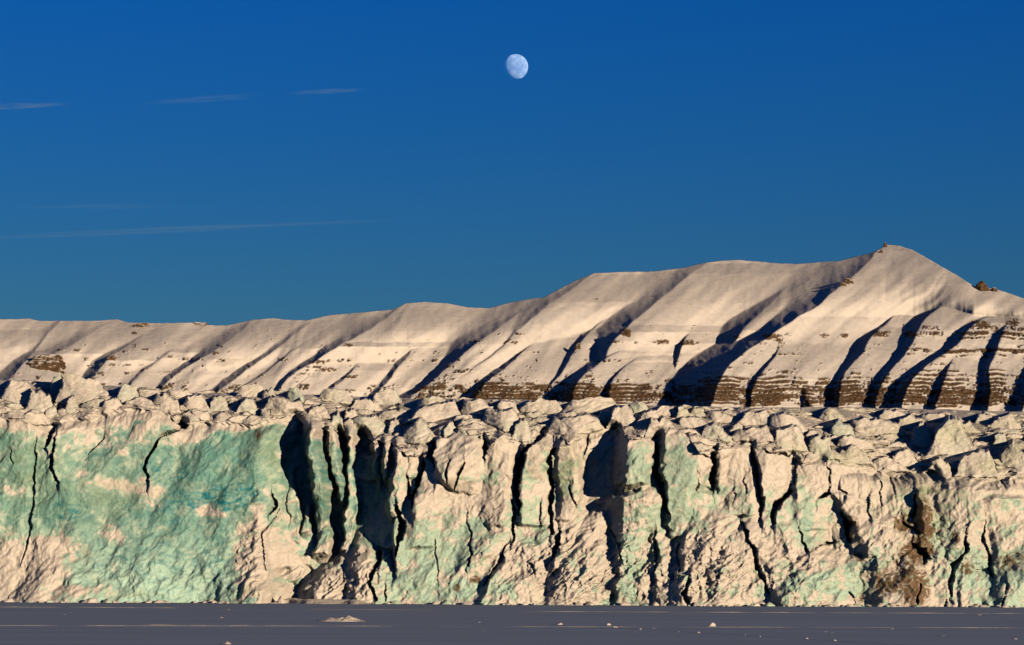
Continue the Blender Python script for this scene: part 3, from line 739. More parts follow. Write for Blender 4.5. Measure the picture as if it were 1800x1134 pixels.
def block(seed, w, d, h, nn=19, planes=6, p=14, point=0.0, noise=.05, lean=0.0):
    """broken block with flat faces: base at z=0, size w x d x h, origin under its middle"""
    r = np.random.default_rng(seed)
    dirs, q = _DIRS[nn]
    N = [(1, 0, .12), (-1, 0, .12), (0, 1, .1), (0, -1, .1), (0, 0, 1), (0, 0, -1)]
    O = [1, 1, 1, 1, 1, 1]
    for _ in range(planes):
        th = r.uniform(0, 2 * math.pi); el = r.uniform(-.1, 1.0) if point == 0 else r.uniform(.15, .75)
        N.append((math.cos(th) * math.cos(el), math.sin(th) * math.cos(el), math.sin(el)))
        O.append(r.uniform(.58, 1.0) - .25 * point * r.random())
    tilt = r.uniform(-.5, .5, 2)
    N[4] = (tilt[0], tilt[1], 1)
    N = np.array(N, float); N /= np.linalg.norm(N, axis=1, keepdims=True)
    O = np.array(O)
    dd = np.clip(dirs @ N.T, 0, None) / O
    rr = (dd ** p).sum(1) ** (-1 / p)
    P_ = dirs * rr[:, None]
    zz = (P_[:, 2] + 1) / 2
    if point:
        s_ = 1 - point * np.clip(zz, 0, 1) ** 1.3
        P_[:, 0] *= s_; P_[:, 1] *= s_
    P_[:, 0] += lean * zz
    off = r.uniform(-50, 50, 3)
    nz = fbm3(P_ * 1.1 + off, 3, .5)
    nf_ = np.abs(fbm3(P_ * 4.0 + off, 2, .5))
    P_ = P_ + dirs * (noise * 2.2 * nz - noise * 1.2 * nf_)[:, None]
    zz = (P_[:, 2] + 1) / 2
    out = np.stack([P_[:, 0] * w / 2, P_[:, 1] * d / 2, zz * h], 1)
    return out, q


def tri_normals(v, q):
    a = v[q[:, 2]] - v[q[:, 0]]; b_ = v[q[:, 3]] - v[q[:, 1]]
    n_ = np.cross(a, b_)
    vn = np.zeros_like(v)
    for k_ in range(4):
        np.add.at(vn, q[:, k_], n_)
    return vn / (np.linalg.norm(vn, axis=1, keepdims=True) + 1e-9)


# ------------------------------------------------------------------ mountain
mountain = add_obj("mountain", None)
mountain.location = (0, 2650, 120)
mountain["kind"] = "structure"
mountain["label"] = "snow-covered ridge with rock bands and gullies behind the glacier"
RIDGE = np.array([(-900, 575), (-400, 560), (-150, 566), (0, 561), (25, 561), (50, 560), (70, 564), (150, 564), (185, 563), (205, 561), (225, 567), (280, 568), (335, 567), (372, 572), (400, 572), (440, 563), (480, 559), (500, 562), (540, 563), (580, 554),
                  (640, 549), (690, 544), (715, 533), (745, 531), (785, 533), (820, 540), (860, 542), (900, 531), (935, 525), (955, 523), (985, 507), (1015, 492), (1045, 480), (1100, 478), (1150, 477), (1200, 471), (1238, 462), (1270, 458), (1300, 457), (1335, 460),
                  (1370, 463), (1400, 464), (1440, 461), (1475, 459), (1500, 452), (1530, 445), (1548, 437), (1556, 430), (1580, 432), (1605, 440), (1640, 460), (1680, 483), (1712, 503), (1728, 505), (1750, 508), (1775, 516), (1800, 525), (1840, 540), (2000, 560), (2300, 580), (2800, 590)], float)
MC, MR = 1380, 310
um = np.concatenate([np.linspace(-900, -60, 90)[:-1], np.linspace(-60, 1880, MC - 190), np.linspace(1880, 2800, 102)[1:]])
MC = len(um)
rid = np.interp(um, RIDGE[:, 0], RIDGE[:, 1]) + 0.8 * fbm2(um / 9, um * 0 + .5, 3, seed=41)
jm = np.linspace(0, 1, MR)
BASEV = 790.0
MU = np.repeat(um[None], MR, 0)
MV = BASEV + (rid - BASEV)[None] * jm[:, None]
TANM = math.tan(math.radians(31))
YB = 2450.0


def slope_Y(px, py):
    _, _, zb = unproject(px, np.asarray(px) * 0 + 735.0, YB)
    _, _, k1 = unproject(px, py, 1.0)
    kk = k1 - HC
    return (TANM * YB - (zb - HC)) / (TANM - kk)


MY = slope_Y(MU, MV)
SM = 0.57                      # metres per pixel on the slope
wu = MU + 4 * fbm2(MU / 40, MV / 40, 3, seed=42) + 1.8 * fbm2(MU / 10, MV / 10, 3, seed=43) * sstep(560, 660, MV)
wv = MV + 3 * fbm2(MU / 40, MV / 40, 3, seed=44)
Dm = 13 * fbm2((MU + 1.25 * MV) / 105, MV / 260, 3, seed=45) + 3.6 * fbm2((MU + 1.1 * MV) / 45 + 1.5 * fbm2(MU / 120, MV / 120, 2, seed=57), MV / 110, 2, seed=55)

RIBS = [  # crest lines: (column, row, height m); steepness left, right; softness
    ([(60, 618, 3), (46, 634, 10), (18, 664, 12), (-20, 700, 12)], 1.9, .3, 1.5), ([(264, 580, 1), (232, 606, 6), (194, 622, 10), (188, 634, 13), (164, 664, 12), (130, 700, 10)], 1.7, .32, 1.5),
    ([(206, 561, 0), (128, 606, 6), (97, 622, 8), (60, 668, 6)], 1.1, .3, 4), ([(322, 604, 2), (300, 620, 7), (278, 630, 8), (233, 672, 8), (210, 710, 8)], 1.3, .35, 3),
    ([(448, 563, 1), (386, 613, 10), (353, 631, 13), (305, 660, 12), (270, 700, 10)], 1.7, .32, 2), ([(553, 563, 1), (489, 611, 10), (433, 652, 13), (380, 692, 13)], 1.6, .32, 2.5),
    ([(600, 565, 1), (522, 612, 10), (456, 662, 13), (405, 694, 13), (380, 720, 13)], 1.5, .32, 2.5), ([(712, 534, 1), (650, 581, 10), (608, 602, 13), (594, 610, 16), (556, 634, 18), (533, 646, 18), (503, 666, 16), (480, 700, 12)], 1.8, .32, 1.8),
    ([(562, 652, 8), (540, 664, 14), (524, 676, 13)], 1.8, .5, 1.2), ([(660, 600, 2), (636, 633, 9), (622, 651, 12), (580, 688, 12)], 1.5, .35, 2.5), ([(748, 580, 2), (714, 628, 10), (697, 653, 12), (672, 682, 12)], 1.5, .35, 2.5),
    ([(950, 525, 2), (900, 560, 9), (869, 583, 14), (833, 606, 17), (789, 646, 18), (747, 680, 18), (720, 698, 18)], 1.7, .3, 2), ([(1042, 482, 1), (972, 531, 12), (922, 570, 15), (900, 597, 16), (872, 620, 16), (836, 645, 15), (808, 668, 14)], 1.7, .4, 2),
    ([(972, 565, 2), (950, 586, 9), (933, 606, 13), (911, 628, 17), (875, 656, 21), (838, 690, 24), (826, 720, 26)], 1.9, .3, 1.5), ([(1242, 463, 1), (1217, 481, 8), (1150, 533, 16), (1106, 572, 20), (1092, 584, 24), (1074, 600, 24), (1066, 625, 20)], 1.7, .35, 1.1),
    ([(1120, 606, 14), (1078, 620, 20), (1050, 640, 24), (1020, 666, 28), (1006, 690, 30), (1004, 725, 32)], 2.0, .4, 1.3), ([(1042, 580, 4), (1030, 590, 10), (1017, 606, 13), (994, 644, 15), (980, 666, 15), (960, 690, 14)], 1.9, .35, 1.5),
    ([(1110, 637, 16), (1078, 664, 24), (1068, 686, 28), (1078, 720, 30)], 2.0, .4, 1.3), ([(1220, 560, 3), (1212, 583, 9), (1200, 604, 11), (1195, 620, 8)], 1.9, .4, 1.2), ([(1150, 590, 4), (1140, 640, 8), (1130, 700, 12)], .8, .6, 3),
    ([(1550, 432, 8), (1540, 441, 15), (1525, 465, 22), (1482, 499, 27), (1446, 532, 29), (1403, 557, 30), (1369, 581, 34), (1342, 598, 37), (1299, 626, 42), (1271, 654, 46), (1258, 685, 48), (1246, 725, 50)], 2.0, .33, .25), ([(1424, 466, 1), (1351, 538, 11), (1304, 581, 15), (1293, 600, 12)], 1.4, .3, 3),
    ([(1374, 588, 30), (1364, 630, 38), (1340, 650, 42), (1333, 666, 44), (1320, 690, 44), (1318, 725, 44)], 2.2, .35, 1.2), ([(1400, 640, 28), (1420, 690, 34), (1430, 725, 36)], .6, .6, 2),
    ([(1576, 545, 10), (1556, 575, 18), (1534, 586, 24), (1519, 618, 29), (1484, 654, 32), (1474, 685, 35), (1474, 725, 38)], 2.0, .33, 1.5), ([(1728, 499, 2), (1678, 523, 13), (1626, 557, 20), (1614, 581, 26), (1595, 621, 30), (1556, 661, 33), (1538, 703, 36), (1536, 725, 37)], 1.9, .33, .7),
    ([(1786, 527, 4), (1745, 554, 15), (1708, 568, 24), (1686, 606, 32), (1656, 623, 36), (1614, 654, 40), (1592, 685, 44), (1584, 725, 46)], 1.9, .33, .5), ([(1688, 610, 28), (1662, 654, 40), (1656, 685, 44), (1640, 725, 46)], 2.0, .4, 1.3),
    ([(1782, 548, 12), (1764, 580, 26), (1757, 606, 32), (1735, 654, 38), (1742, 690, 42), (1735, 725, 44)], 1.9, .4, 1.4), ([(1860, 545, 8), (1845, 620, 34), (1810, 680, 42), (1796, 725, 46)], 1.8, .4, 2), ([(1980, 570, 8), (1930, 640, 34), (1880, 725, 44)], 1.8, .4, 2),
    ([(2120, 580, 8), (2060, 640, 34), (2010, 725, 44)], 1.6, .4, 2), ([(-80, 580, 2), (-120, 640, 12), (-160, 700, 12)], 1.5, .35, 2)]
low_ = sstep(.08, .52, (MV - rid[None]) / (735.0 - rid[None]))
Rm = np.full(MU.shape, -30.0)
for pts, sL, sR, soft in RIBS:
    p_ = np.array(pts, float)
    vt = np.arange(380.0, 841.0)
    ut = np.interp(vt, p_[:, 1], p_[:, 0])
    s0 = (p_[1, 0] - p_[0, 0]) / (p_[1, 1] - p_[0, 1]); s1 = (p_[-1, 0] - p_[-2, 0]) / (p_[-1, 1] - p_[-2, 1])
    ut = np.where(vt < p_[0, 1], p_[0, 0] + np.clip(s0, -2, 0) * (vt - p_[0, 1]), np.where(vt > p_[-1, 1], p_[-1, 0] + s1 * (vt - p_[-1, 1]), ut))
    kb = np.hanning(53)[1:-1]; kb /= kb.sum()
    ut = np.convolve(np.pad(ut, 25, mode='reflect', reflect_type='odd'), kb, 'valid')
    uc = np.interp(wv, vt, ut); A = (2.8 + .7 * sstep(900, 1150, MU) * low_) * np.interp(wv, p_[:, 1], p_[:, 2])
    up = np.maximum(0, p_[0, 1] - wv); dn = np.maximum(0, wv - p_[-1, 1])
    dx = (wu - uc) * SM
    # rounded snow crest high up, sharper and deeper cut lower down
    Lq = A * (1.55 - .2 * low_) + 9
    q_ = np.where(dx < 0, Lq * (1 - np.exp(np.minimum(dx, 0) * (1.5 + .8 * low_) * sL / Lq)) - .12 * np.minimum(dx, 0), (.62 + (.95 + .9 * sstep(900, 1150, MU)) * low_) * sR * dx)
    so_ = soft * (.5 + .5 * low_) + 5 * (1 - low_) * np.clip(soft / 2.2, .06, 1)
    q_ = np.sqrt(q_ * q_ + so_ * so_) - so_
    A = A * (1 + (.7 + .7 * sstep(1000, 700, MU)) * (1 - low_))
    Rm = smax(Rm, A - q_ - (A + (25 if p_[0, 2] > 15 else 14)) * sstep(0, 50 if p_[0, 2] > 15 else 130, up) - .5 * SM * dn, 2.0 + 5 * (1 - low_))
Rm = smax(Rm, np.full(MU.shape, -14.0) + 16 * sstep(1150, 1300, MU) * sstep(520, 620, MV), 2.5)
edge = 1.0
Dm = Dm + Rm

# sedimentary bands: steeper rock steps at constant heights
bend = wv + 5.0 * fbm2(MU / 75, MV * 0 + 1, 3, seed=46) - 0.006 * (MU - 1300)
def box_u(a_, n_):
    c_ = np.cumsum(np.pad(a_, ((0, 0), (n_ + 1, n_)), mode='edge'), 1)
    return (c_[:, 2 * n_ + 1:] - c_[:, :-2 * n_ - 1]) / (2 * n_ + 1)


prom = sstep(-5, 6, Rm - box_u(Rm, 36))
rockn = fbm2(wu / 34, wv / 6, 4, .62, seed=47)
finec = fbm2(wu / 5, wv / 4, 3, .65, seed=48)


def band(c, hwid, s=1.5):
    return 1 - sstep(hwid - s, hwid + s, np.abs(bend - c))


right = sstep(760, 860, MU); farr = sstep(1180, 1300, MU); vr = sstep(1600, 1700, MU)
stripes = .5 + .3 * np.sin(bend * 2 * math.pi / 10.5 + 2.2 * fbm2(MU / 45, MV / 30, 3, seed=49)) + .2 * np.sin(bend * 2 * math.pi / 4.6 + 2.5 * fbm2(MU / 20, MV / 30, 2, seed=59))
stripes2 = .5 + .5 * np.sin(bend * 2 * math.pi / 9.7 + 2.0)
nz_u = [fbm2(wu / 30 + 7 * k_, wv / 60 + k_ * 3.3, 4, .62, seed=60 + k_) for k_ in range(4)]
rk = np.zeros(MU.shape); ledge = np.zeros(MU.shape)
# level, half thickness, strength: left third / centre / right third / far right
STRATA = [(572, 2.5, 0, 0, 0, .5), (582, 3.0, 0, 0, 0, .75), (590, 1.4, .1, .3, .35, .5), (603, 1.8, .12, .45, .4, .3), (613, 2.6, .2, .1, .3, .95), (622, 1.3, .35, .3, .5, .45), (636, 1.7, .4, .5, .3, .4), (648, 1.3, .35, .25, .3, .6),
          (656, 1.9, .3, .35, .5, .75), (664, 1.5, .3, .3, .65, .6), (671, 2.0, .2, .35, .85, .9), (678, 1.7, .2, .7, .85, .7), (684.5, 2.6, .35, .9, 1.0, 1.0), (691, 1.9, .4, .95, .95, .85), (697.5, 2.9, .4, 1.05, 1.1, 1.1), (704, 2.4, .4, 1.0, 1.0, 1.0), (710, 1.4, .3, .8, .6, .5)]
for k_, (lv, th, sl_a, sl_b, sl_c, sl_d) in enumerate(STRATA):
    if lv < 660:
        sl_a, sl_b, sl_c = sl_a * .75, sl_b * .7, sl_c * .7
    else:
        th = th * 1.25
    st = np.interp(MU, [0, 720, 840, 1150, 1260, 1560, 1660, 1800], [sl_a, sl_a, sl_b, sl_b, sl_c, sl_c, sl_d, sl_d])
    nk = nz_u[k_ % 4] * (1 if k_ % 2 else -1)
    w_ = th * (1 + 1.1 * nk + .7 * finec)
    mk = sstep(.9, -.6, np.abs(bend - lv + 1.2 * nz_u[(k_ + 1) % 4]) - w_)
    mk = mk * sstep(.42, .62, st * (.62 + .55 * prom) + .80 * nk + .45 * finec - .02)
    rk = np.maximum(rk, mk)
    ledge = np.maximum(ledge, mk * (.6 + .25 * th))
left_face = sstep(.2, .8, np.gradient(Rm, axis=1) / (np.gradient(MU, axis=1) * SM))
rkm = np.maximum(rk, sstep(.35, .6, .30 * left_face * sstep(600, 650, MV) * right + .5 * rockn + .35 * finec))
# crest crumbs of rock along the skyline
sky_rock = blobs(MU, MV, [(245, 573, 22, 3, .9), (355, 570, 16, 3, 1.0), (236, 586, 8, 4, .7), (1046, 526, 10, 2, .7), (1150, 521, 8, 2, .7), (1490, 497, 8, 5, .7), (1486, 452, 10, 2.5, .7), (720, 534, 10, 2, .2)])
spots = blobs(MU, MV, [(296, 626, 12, 4, .8), (378, 621, 10, 4, .8), (194, 630, 9, 5, .9), (612, 607, 12, 4, .8), (560, 636, 20, 6, .8), (575, 650, 26, 5, .8), (1100, 584, 11, 9, .9), (1016, 606, 8, 7, .8), (1449, 590, 9, 5, .9), (1485, 590, 9, 5, .9),
                       (1550, 587, 20, 6, 1.0), (1602, 588, 16, 7, 1.0), (1354, 592, 17, 7, 1.0), (1724, 570, 20, 9, .9), (1782, 568, 16, 10, .9), (1296, 592, 8, 5, .8), (1165, 601, 17, 5, .9), (1212, 602, 20, 5, 1.0), (905, 602, 9, 5, .7), (1750, 578, 8, 6, .8), (1372, 606, 8, 20, .6)])
rkm = np.maximum(rkm, sstep(.3, .5, spots * (.75 + 1.1 * finec + .5 * rockn)))
rkm = np.maximum(rkm, sstep(.3, .6, sky_rock * (.8 + .9 * finec)))
Dm += 2.6 * ledge * (1 + .8 * finec) + rkm * (.6 + 1.6 * finec + 1.0 * rockn)
Dm += edge * (0.9 * sstep(-.2, .6, fbm2(wu / 7, wv / 7, 3, .6, seed=50)) * sstep(600, 680, MV) * right)
Dm += edge * 0.35 * fbm2(wu / 12, wv / 12, 4, .55, seed=51)
frac = np.clip((735.0 - MV) / 250.0, 0, 1.3)
Dm -= 10 * sstep(1200, 1300, MU) + 75 * frac ** 2 + 16 * fbm2(MU / 210, MV / 160, 2, seed=63)
mx_, my_, mz_ = unproject(MU, MV, MY - Dm)
PM = np.stack([mx_, my_, mz_], -1)
# the far side falls away behind the crest
nb = 14
tb = np.linspace(0, 1, nb + 1)[1:]
bk = np.repeat(PM[-1][None], nb, 0)
bk[..., 1] += (420 * tb ** 1.2)[:, None]
bk[..., 2] += (2.0 * np.minimum(tb * 6, 1) * 0 - 190 * tb ** 1.35)[:, None]
PMa = np.concatenate([PM, bk], 0)
MSNOW = arr(0.68, 0.625, 0.585)
ROCK = arr(0.075, 0.045, 0.024); ROCK2 = arr(0.17, 0.105, 0.06)
rc = mixc(np.broadcast_to(ROCK, MU.shape + (3,)), np.broadcast_to(ROCK2, MU.shape + (3,)), sstep(-.3, .5, finec))
CM = mixc(np.broadcast_to(MSNOW, MU.shape + (3,)), rc, rkm)
CM *= (1 + .05 * fbm2(MU / 80, MV / 50, 3, seed=52))[..., None]
CMa = np.concatenate([CM, np.broadcast_to(MSNOW, (nb, MC, 3))], 0)
ML = np.array(mountain.location)
add_obj("snow_slope", make_mesh("snow_slope", PMa - ML, grid_quads(MR + nb, MC).reshape(-1, 4), CMa), MAT_MTN, mountain)

# rock outcrops standing out of the snow
OUT = [(76, 648, 62, 26, "banded rock outcrop low on the left slope"), (196, 632, 16, 10, None), (352, 571, 26, 5, None), (248, 573, 30, 5, None), (236, 587, 8, 5, None),
       (1556, 434, 6, 7, "small rock pinnacle on the summit"), (1549, 444, 6, 5, None), (1726, 510, 24, 17, "dark rock knob on the right-hand crest"), (1748, 512, 10, 7, None),
       (1492, 497, 16, 8, None), (1482, 502, 12, 7, None), (1100, 590, 16, 12, None), (1016, 612, 10, 9, None)]
for i, (px, py, w_, h_, lab) in enumerate(OUT):
    Y = float(slope_Y(np.array(float(px)), np.array(float(py))))
    jj = int(np.argmin(np.abs(um - px)))
    ii = int(np.argmin(np.abs(MV[:, jj] - py)))
    Y = float(PM[ii, jj, 1])
    x, _, z = unproject(px, py, Y)
    w = w_ * Y / F; h = h_ * Y / F
    v, q = block(9000 + i, w, max(w * .6, h * 1.1), h * 1.3, 27 if w_ > 24 else 19, 6, 16, 0, .12)
    led = np.sin(v[:, 2] / max(h, 1) * 19 + i)
    v[:, :2] *= (1 + .02 * np.sign(led) * np.abs(led) ** .5 + .22 * fbm3(v / w * 5 + i, 2))[:, None]
    vn = tri_normals(v, q)
    nn_ = fbm3(v / w * 6 + i * 3.3, 3)
    rockm = sstep(.82, .6, vn[:, 2] + .5 * nn_) if h_ < 15 or w_ > 24 else np.ones(len(v))
    tone = mixc(np.broadcast_to(ROCK, v.shape), np.broadcast_to(ROCK2, v.shape), sstep(-.3, .4, nn_))
    c = mixc(np.broadcast_to(MSNOW, v.shape), tone, rockm)
    o = add_obj("rock_outcrop", make_mesh("rock_outcrop", v, q, c), MAT_MTN, mountain)
    o.location = (float(x) - ML[0], Y + w * .22 - ML[1], float(z) - h * .3 - ML[2])
    if lab:
        o["label"] = lab

# ------------------------------------------------------------------ the moon
def ico(name, sub, r):
    import bmesh
    bm = bmesh.new(); bmesh.ops.create_icosphere(bm, subdivisions=sub, radius=r)
    for f in bm.faces:
        f.smooth = True
    me_ = bpy.data.meshes.new(name); bm.to_mesh(me_); bm.free()
    return me_


MD = 40000.0
mr_ = 21.8 * MD / F
me = ico("moon", 5, mr_)
m = bpy.data.materials.new("moon_surface_behind_air"); m.use_nodes = True
n = m.node_tree.nodes; l = m.node_tree.links
n.remove(n["Principled BSDF"])
df = n.new("ShaderNodeBsdfDiffuse"); df.inputs["Roughness"].default_value = 1.0
tp = n.new("ShaderNodeBsdfTransparent"); ad = n.new("ShaderNodeAddShader")
ge = n.new("ShaderNodeNewGeometry"); ms = n.new("ShaderNodeMixShader")
tc = n.new("ShaderNodeTexCoord")
ns = n.new("ShaderNodeTexNoise"); ns.inputs["Scale"].default_value = 2.1 / mr_; ns.inputs["Detail"].default_value = 4
mp = n.new("ShaderNodeMapping"); mp.inputs["Location"].default_value = (2.3 * mr_ * .1, 0.4, 1.2)
l.new(tc.outputs["Object"], mp.inputs[0]); l.new(mp.outputs[0], ns.inputs["Vector"])
cr = n.new("ShaderNodeValToRGB")
cr.color_ramp.elements[0].position = .42; cr.color_ramp.elements[0].color = (0.20, 0.33, 0.58, 1)
cr.color_ramp.elements[1].position = .60; cr.color_ramp.elements[1].color = (0.31, 0.47, 0.72, 1)
l.new(ns.outputs[0], cr.inputs[0]); l.new(cr.outputs[0], df.inputs[0])
l.new(df.outputs[0], ad.inputs[0]); l.new(tp.outputs[0], ad.inputs[1])
l.new(ge.outputs["Backfacing"], ms.inputs[0]); l.new(ad.outputs[0], ms.inputs[1]); l.new(tp.outputs[0], ms.inputs[2])
l.new(ms.outputs[0], n["Material Output"].inputs[0])
moon = add_obj("moon", me, m)
x, _, z = unproject(906.5, 117.5, MD)
moon.location = (float(x), MD, float(z))
tag(moon, "pale gibbous moon high in the blue sky", "moon")

# ------------------------------------------------------------------ thin cloud streaks
def streak(px0, py0, px1, py1, thick, dens, label, seed):
    Y = 16000.0
    x0, _, z0_ = unproject(px0, py0, Y); x1, _, z1_ = unproject(px1, py1, Y)
    L = math.hypot(x1 - x0, z1_ - z0_)
    me_ = ico("cloud_streak", 4, 1.0)
    m_ = bpy.data.materials.new("ice_crystal_cloud"); m_.use_nodes = True
    n_ = m_.node_tree.nodes; l_ = m_.node_tree.links
    n_.remove(n_["Principled BSDF"])
    vs = n_.new("ShaderNodeVolumePrincipled"); vs.inputs["Color"].default_value = (.45, .75, 1, 1)
    tc_ = n_.new("ShaderNodeTexCoord")
    ln = n_.new("ShaderNodeVectorMath"); ln.operation = 'LENGTH'
    l_.new(tc_.outputs["Object"], ln.inputs[0])
    fall = n_.new("ShaderNodeMapRange"); fall.inputs["From Min"].default_value = 1.0; fall.inputs["From Max"].default_value = 0.1
    fall.interpolation_type = 'SMOOTHERSTEP'
    l_.new(ln.outputs["Value"], fall.inputs[0])
    mp_ = n_.new("ShaderNodeMapping"); mp_.inputs["Scale"].default_value = (2.0, .6, 2.2); mp_.inputs["Location"].default_value = (seed * 3.7, seed, 0)
    l_.new(tc_.outputs["Object"], mp_.inputs[0])
    nz = n_.new("ShaderNodeTexNoise"); nz.inputs["Scale"].default_value = 1.3; nz.inputs["Detail"].default_value = 4
    l_.new(mp_.outputs[0], nz.inputs["Vector"])
    nr = n_.new("ShaderNodeMapRange"); nr.inputs["From Min"].default_value = .38; nr.inputs["From Max"].default_value = .65
    l_.new(nz.outputs[0], nr.inputs[0])
    mu = n_.new("ShaderNodeMath"); mu.operation = 'MULTIPLY'
    l_.new(fall.outputs[0], mu.inputs[0]); l_.new(nr.outputs[0], mu.inputs[1])
    m2 = n_.new("ShaderNodeMath"); m2.operation = 'MULTIPLY'; m2.inputs[1].default_value = dens
    l_.new(mu.outputs[0], m2.inputs[0]); l_.new(m2.outputs[0], vs.inputs["Density"])
    l_.new(vs.outputs[0], n_["Material Output"].inputs["Volume"])
    o = add_obj("cloud_streak", me_, m_)
    o.location = (float(x0 + x1) / 2, Y, float(z0_ + z1_) / 2)
    o.scale = (L / 2, 90, thick * Y / F / 2)
    o.rotation_euler = (0, -math.atan2(z1_ - z0_, x1 - x0), 0)
    return tag(o, label, "cloud", "thin cloud streaks")


streak(-90, 192, 150, 182, 13, .009, "short bright cloud streak at the left edge, level with the moon's lower sky", 1)
streak(210, 184, 500, 165, 13, .0045, "faint cloud streak between the bright left one and the moon", 2)
streak(480, 166, 670, 156, 9, .006, "small thin cloud streak nearest the moon", 3)
streak(-220, 426, 820, 382, 15, .0042, "long low cloud streak rising gently above the left ridge", 4)
streak(-60, 366, 420, 360, 14, .0016, "very faint cloud streak just above the long low one", 5)

# ------------------------------------------------------------------ things on the sea ice
def ground_at(px, py):
    _, _, k1 = unproject(px, py, 1.0)
    Y = -HC / (k1 - HC)
    x, _, _ = unproject(px, py, Y)
    return float(x), float(Y)


def chunk(px, py, wpx, hpx, seed, name, label, cat, group=None, nn=9, point=.2, tint_=None, flat=.8, xy=None):
    x, Y = xy if xy else ground_at(px, py)
    w = wpx * Y / F; h = hpx * Y / F
    v, q = block(seed, w, w * flat, h * 1.15, nn, 5, 10, point, .06)
    c = np.broadcast_to(SNOW if tint_ is None else tint_, v.shape)
    o = add_obj(name, make_mesh(name, v, q, c), MAT_CHUNK)
    o.location = (x, Y, -h * .15)
    o.rotation_euler = (0, 0, 0 if name == "snow_patch" else (seed * 1.7) % 6.28)
    return tag(o, label, cat, group)


chunk(1252, 1101, 12, 6, 301, "ice_chunk", "lone pale ice chunk lying right of centre on the sea ice", "ice chunk", nn=13)
chunk(984, 1098, 14, 4, 302, "ice_chunk", "low flat ice chunk on the sea ice near the crack", "ice chunk", nn=13)
chunk(1070, 1099, 8, 3, 303, "ice_chunk", "tiny ice chunk just right of the low flat one", "ice chunk")
chunk(398, 1132, 18, 4, 304, "ice_chunk", "small flat ice chunk at the picture's bottom edge", "ice chunk")

# snow-covered hummock
hx, hy = ground_at(600, 1092)
hh = 70
gxx, gyy = np.meshgrid(np.linspace(-1, 1, hh * 2), np.linspace(-1, 1, hh))
hw_ = 46 * hy / F
prof = np.clip(1 - gxx ** 2, 0, 1) * np.clip(1 - gyy ** 2, 0, 1) ** .7
hz = prof * (.55 + .5 * np.exp(-((gxx - .35) / .3) ** 2) + .22 * np.exp(-((gxx + .5) / .2) ** 2)) * (.9 + .5 * fbm2(gxx * 4, gyy * 3, 4, seed=61)) * .72 - .06
me = make_mesh("snow_hummock", np.stack([gxx * hw_, gyy * 2.2, hz], -1), grid_quads(hh, hh * 2).reshape(-1, 4), np.broadcast_to(SNOW, gxx.shape + (3,)))
o = add_obj("snow_hummock", me, MAT_CHUNK); o.location = (hx, hy, 0)
tag(o, "long low snow hummock rising alone from the sea ice", "snow hummock")


def ridge(px0, py0, px1, py1, height, seed, label, gap=.0):
    """low snow berm running across the ice"""
    a = np.array(ground_at(px0, py0)); b2_ = np.array(ground_at(px1, py1))
    L = np.linalg.norm(b2_ - a); nseg = max(40, int(L / .25))
    t = np.linspace(0, 1, nseg); s_ = np.linspace(-1, 1, 5)
    T_, S_ = np.meshgrid(t, s_)
    h_ = height * np.clip(.55 + .9 * fbm2(T_ * L / 7, T_ * 0 + seed, 4, .6, seed=seed), gap, 1.4) * (1 - S_ ** 2) * np.clip(np.minimum(T_, 1 - T_) * 12, 0, 1) - .02
    dirv = (b2_ - a) / L; nrm = np.array([-dirv[1], dirv[0]])
    wob = .25 * fbm2(T_ * L / 12, T_ * 0 + 3, 2, seed=seed + 1)
    xx = a[0] + dirv[0] * L * T_ + nrm[0] * (S_ * .35 + wob); yy = a[1] + dirv[1] * L * T_ + nrm[1] * (S_ * .35 + wob)
    cx, cy = (a + b2_) / 2
    me_ = make_mesh("snow_berm", np.stack([xx - cx, yy - cy, h_], -1), grid_quads(5, nseg).reshape(-1, 4), np.broadcast_to(SNOW, xx.shape + (3,)))
    o_ = add_obj("snow_berm", me_, MAT_CHUNK); o_.location = (cx, cy, 0)
    return tag(o_, label, "snow berm", "snow berms across the sea ice")


ridge(-60, 1100, 722, 1101, .13, 71, "long thin snow line across the left half of the sea ice")
ridge(735, 1101.5, 1860, 1104, .10, 72, "long thin snow line across the right half of the sea ice", -.1)
ridge(-40, 1067, 330, 1069, .13, 73, "short snow line close to the glacier's foot on the left", -.2)
ridge(880, 1075, 1860, 1079, .13, 74, "long snow line close to the glacier's foot on the right", -.2)
ridge(400, 1070, 860, 1073, .09, 75, "faint broken snow line near the glacier's foot left of centre", -.3)
ridge(250, 1098.5, 450, 1099.3, .10, 76, "short bright snow drift just behind the left snow line", -.2)

# dark refrozen lead with its raised lip
a = np.array(ground_at(1050, 1102)); b2_ = np.array(ground_at(1640, 1137))
t = np.linspace(0, 1, 240)
cx_ = a[0] + (b2_[0] - a[0]) * t + .8 * fbm2(t * 9, t * 0 + .3, 4, seed=81); cy_ = a[1] + (b2_[1] - a[1]) * t + 1.6 * fbm2(t * 9, t * 0 + 4.3, 4, seed=82)
wd = .35 + .35 * fbm2(t * 30, t * 0, 3, seed=83)
cm = bpy.data.materials.new("refrozen_lead"); cm.use_nodes = True
cm.node_tree.nodes["Principled BSDF"].inputs["Base Color"].default_value = (.06, .07, .09, 1); cm.node_tree.nodes["Principled BSDF"].inputs["Roughness"].default_value = .5
rows = []
for off, zz in ((-1, .004), (1, .004)):
    rows.append(np.stack([cx_, cy_ + off * np.clip(wd, .1, 2), 0 * t + zz], -1))
rows = np.array(rows)
ice_crack = add_obj("ice_crack", make_mesh("ice_crack", rows, grid_quads(2, 240).reshape(-1, 4)), cm)
tag(ice_crack, "dark crack running diagonally across the sea ice to the lower right", "ice crack")
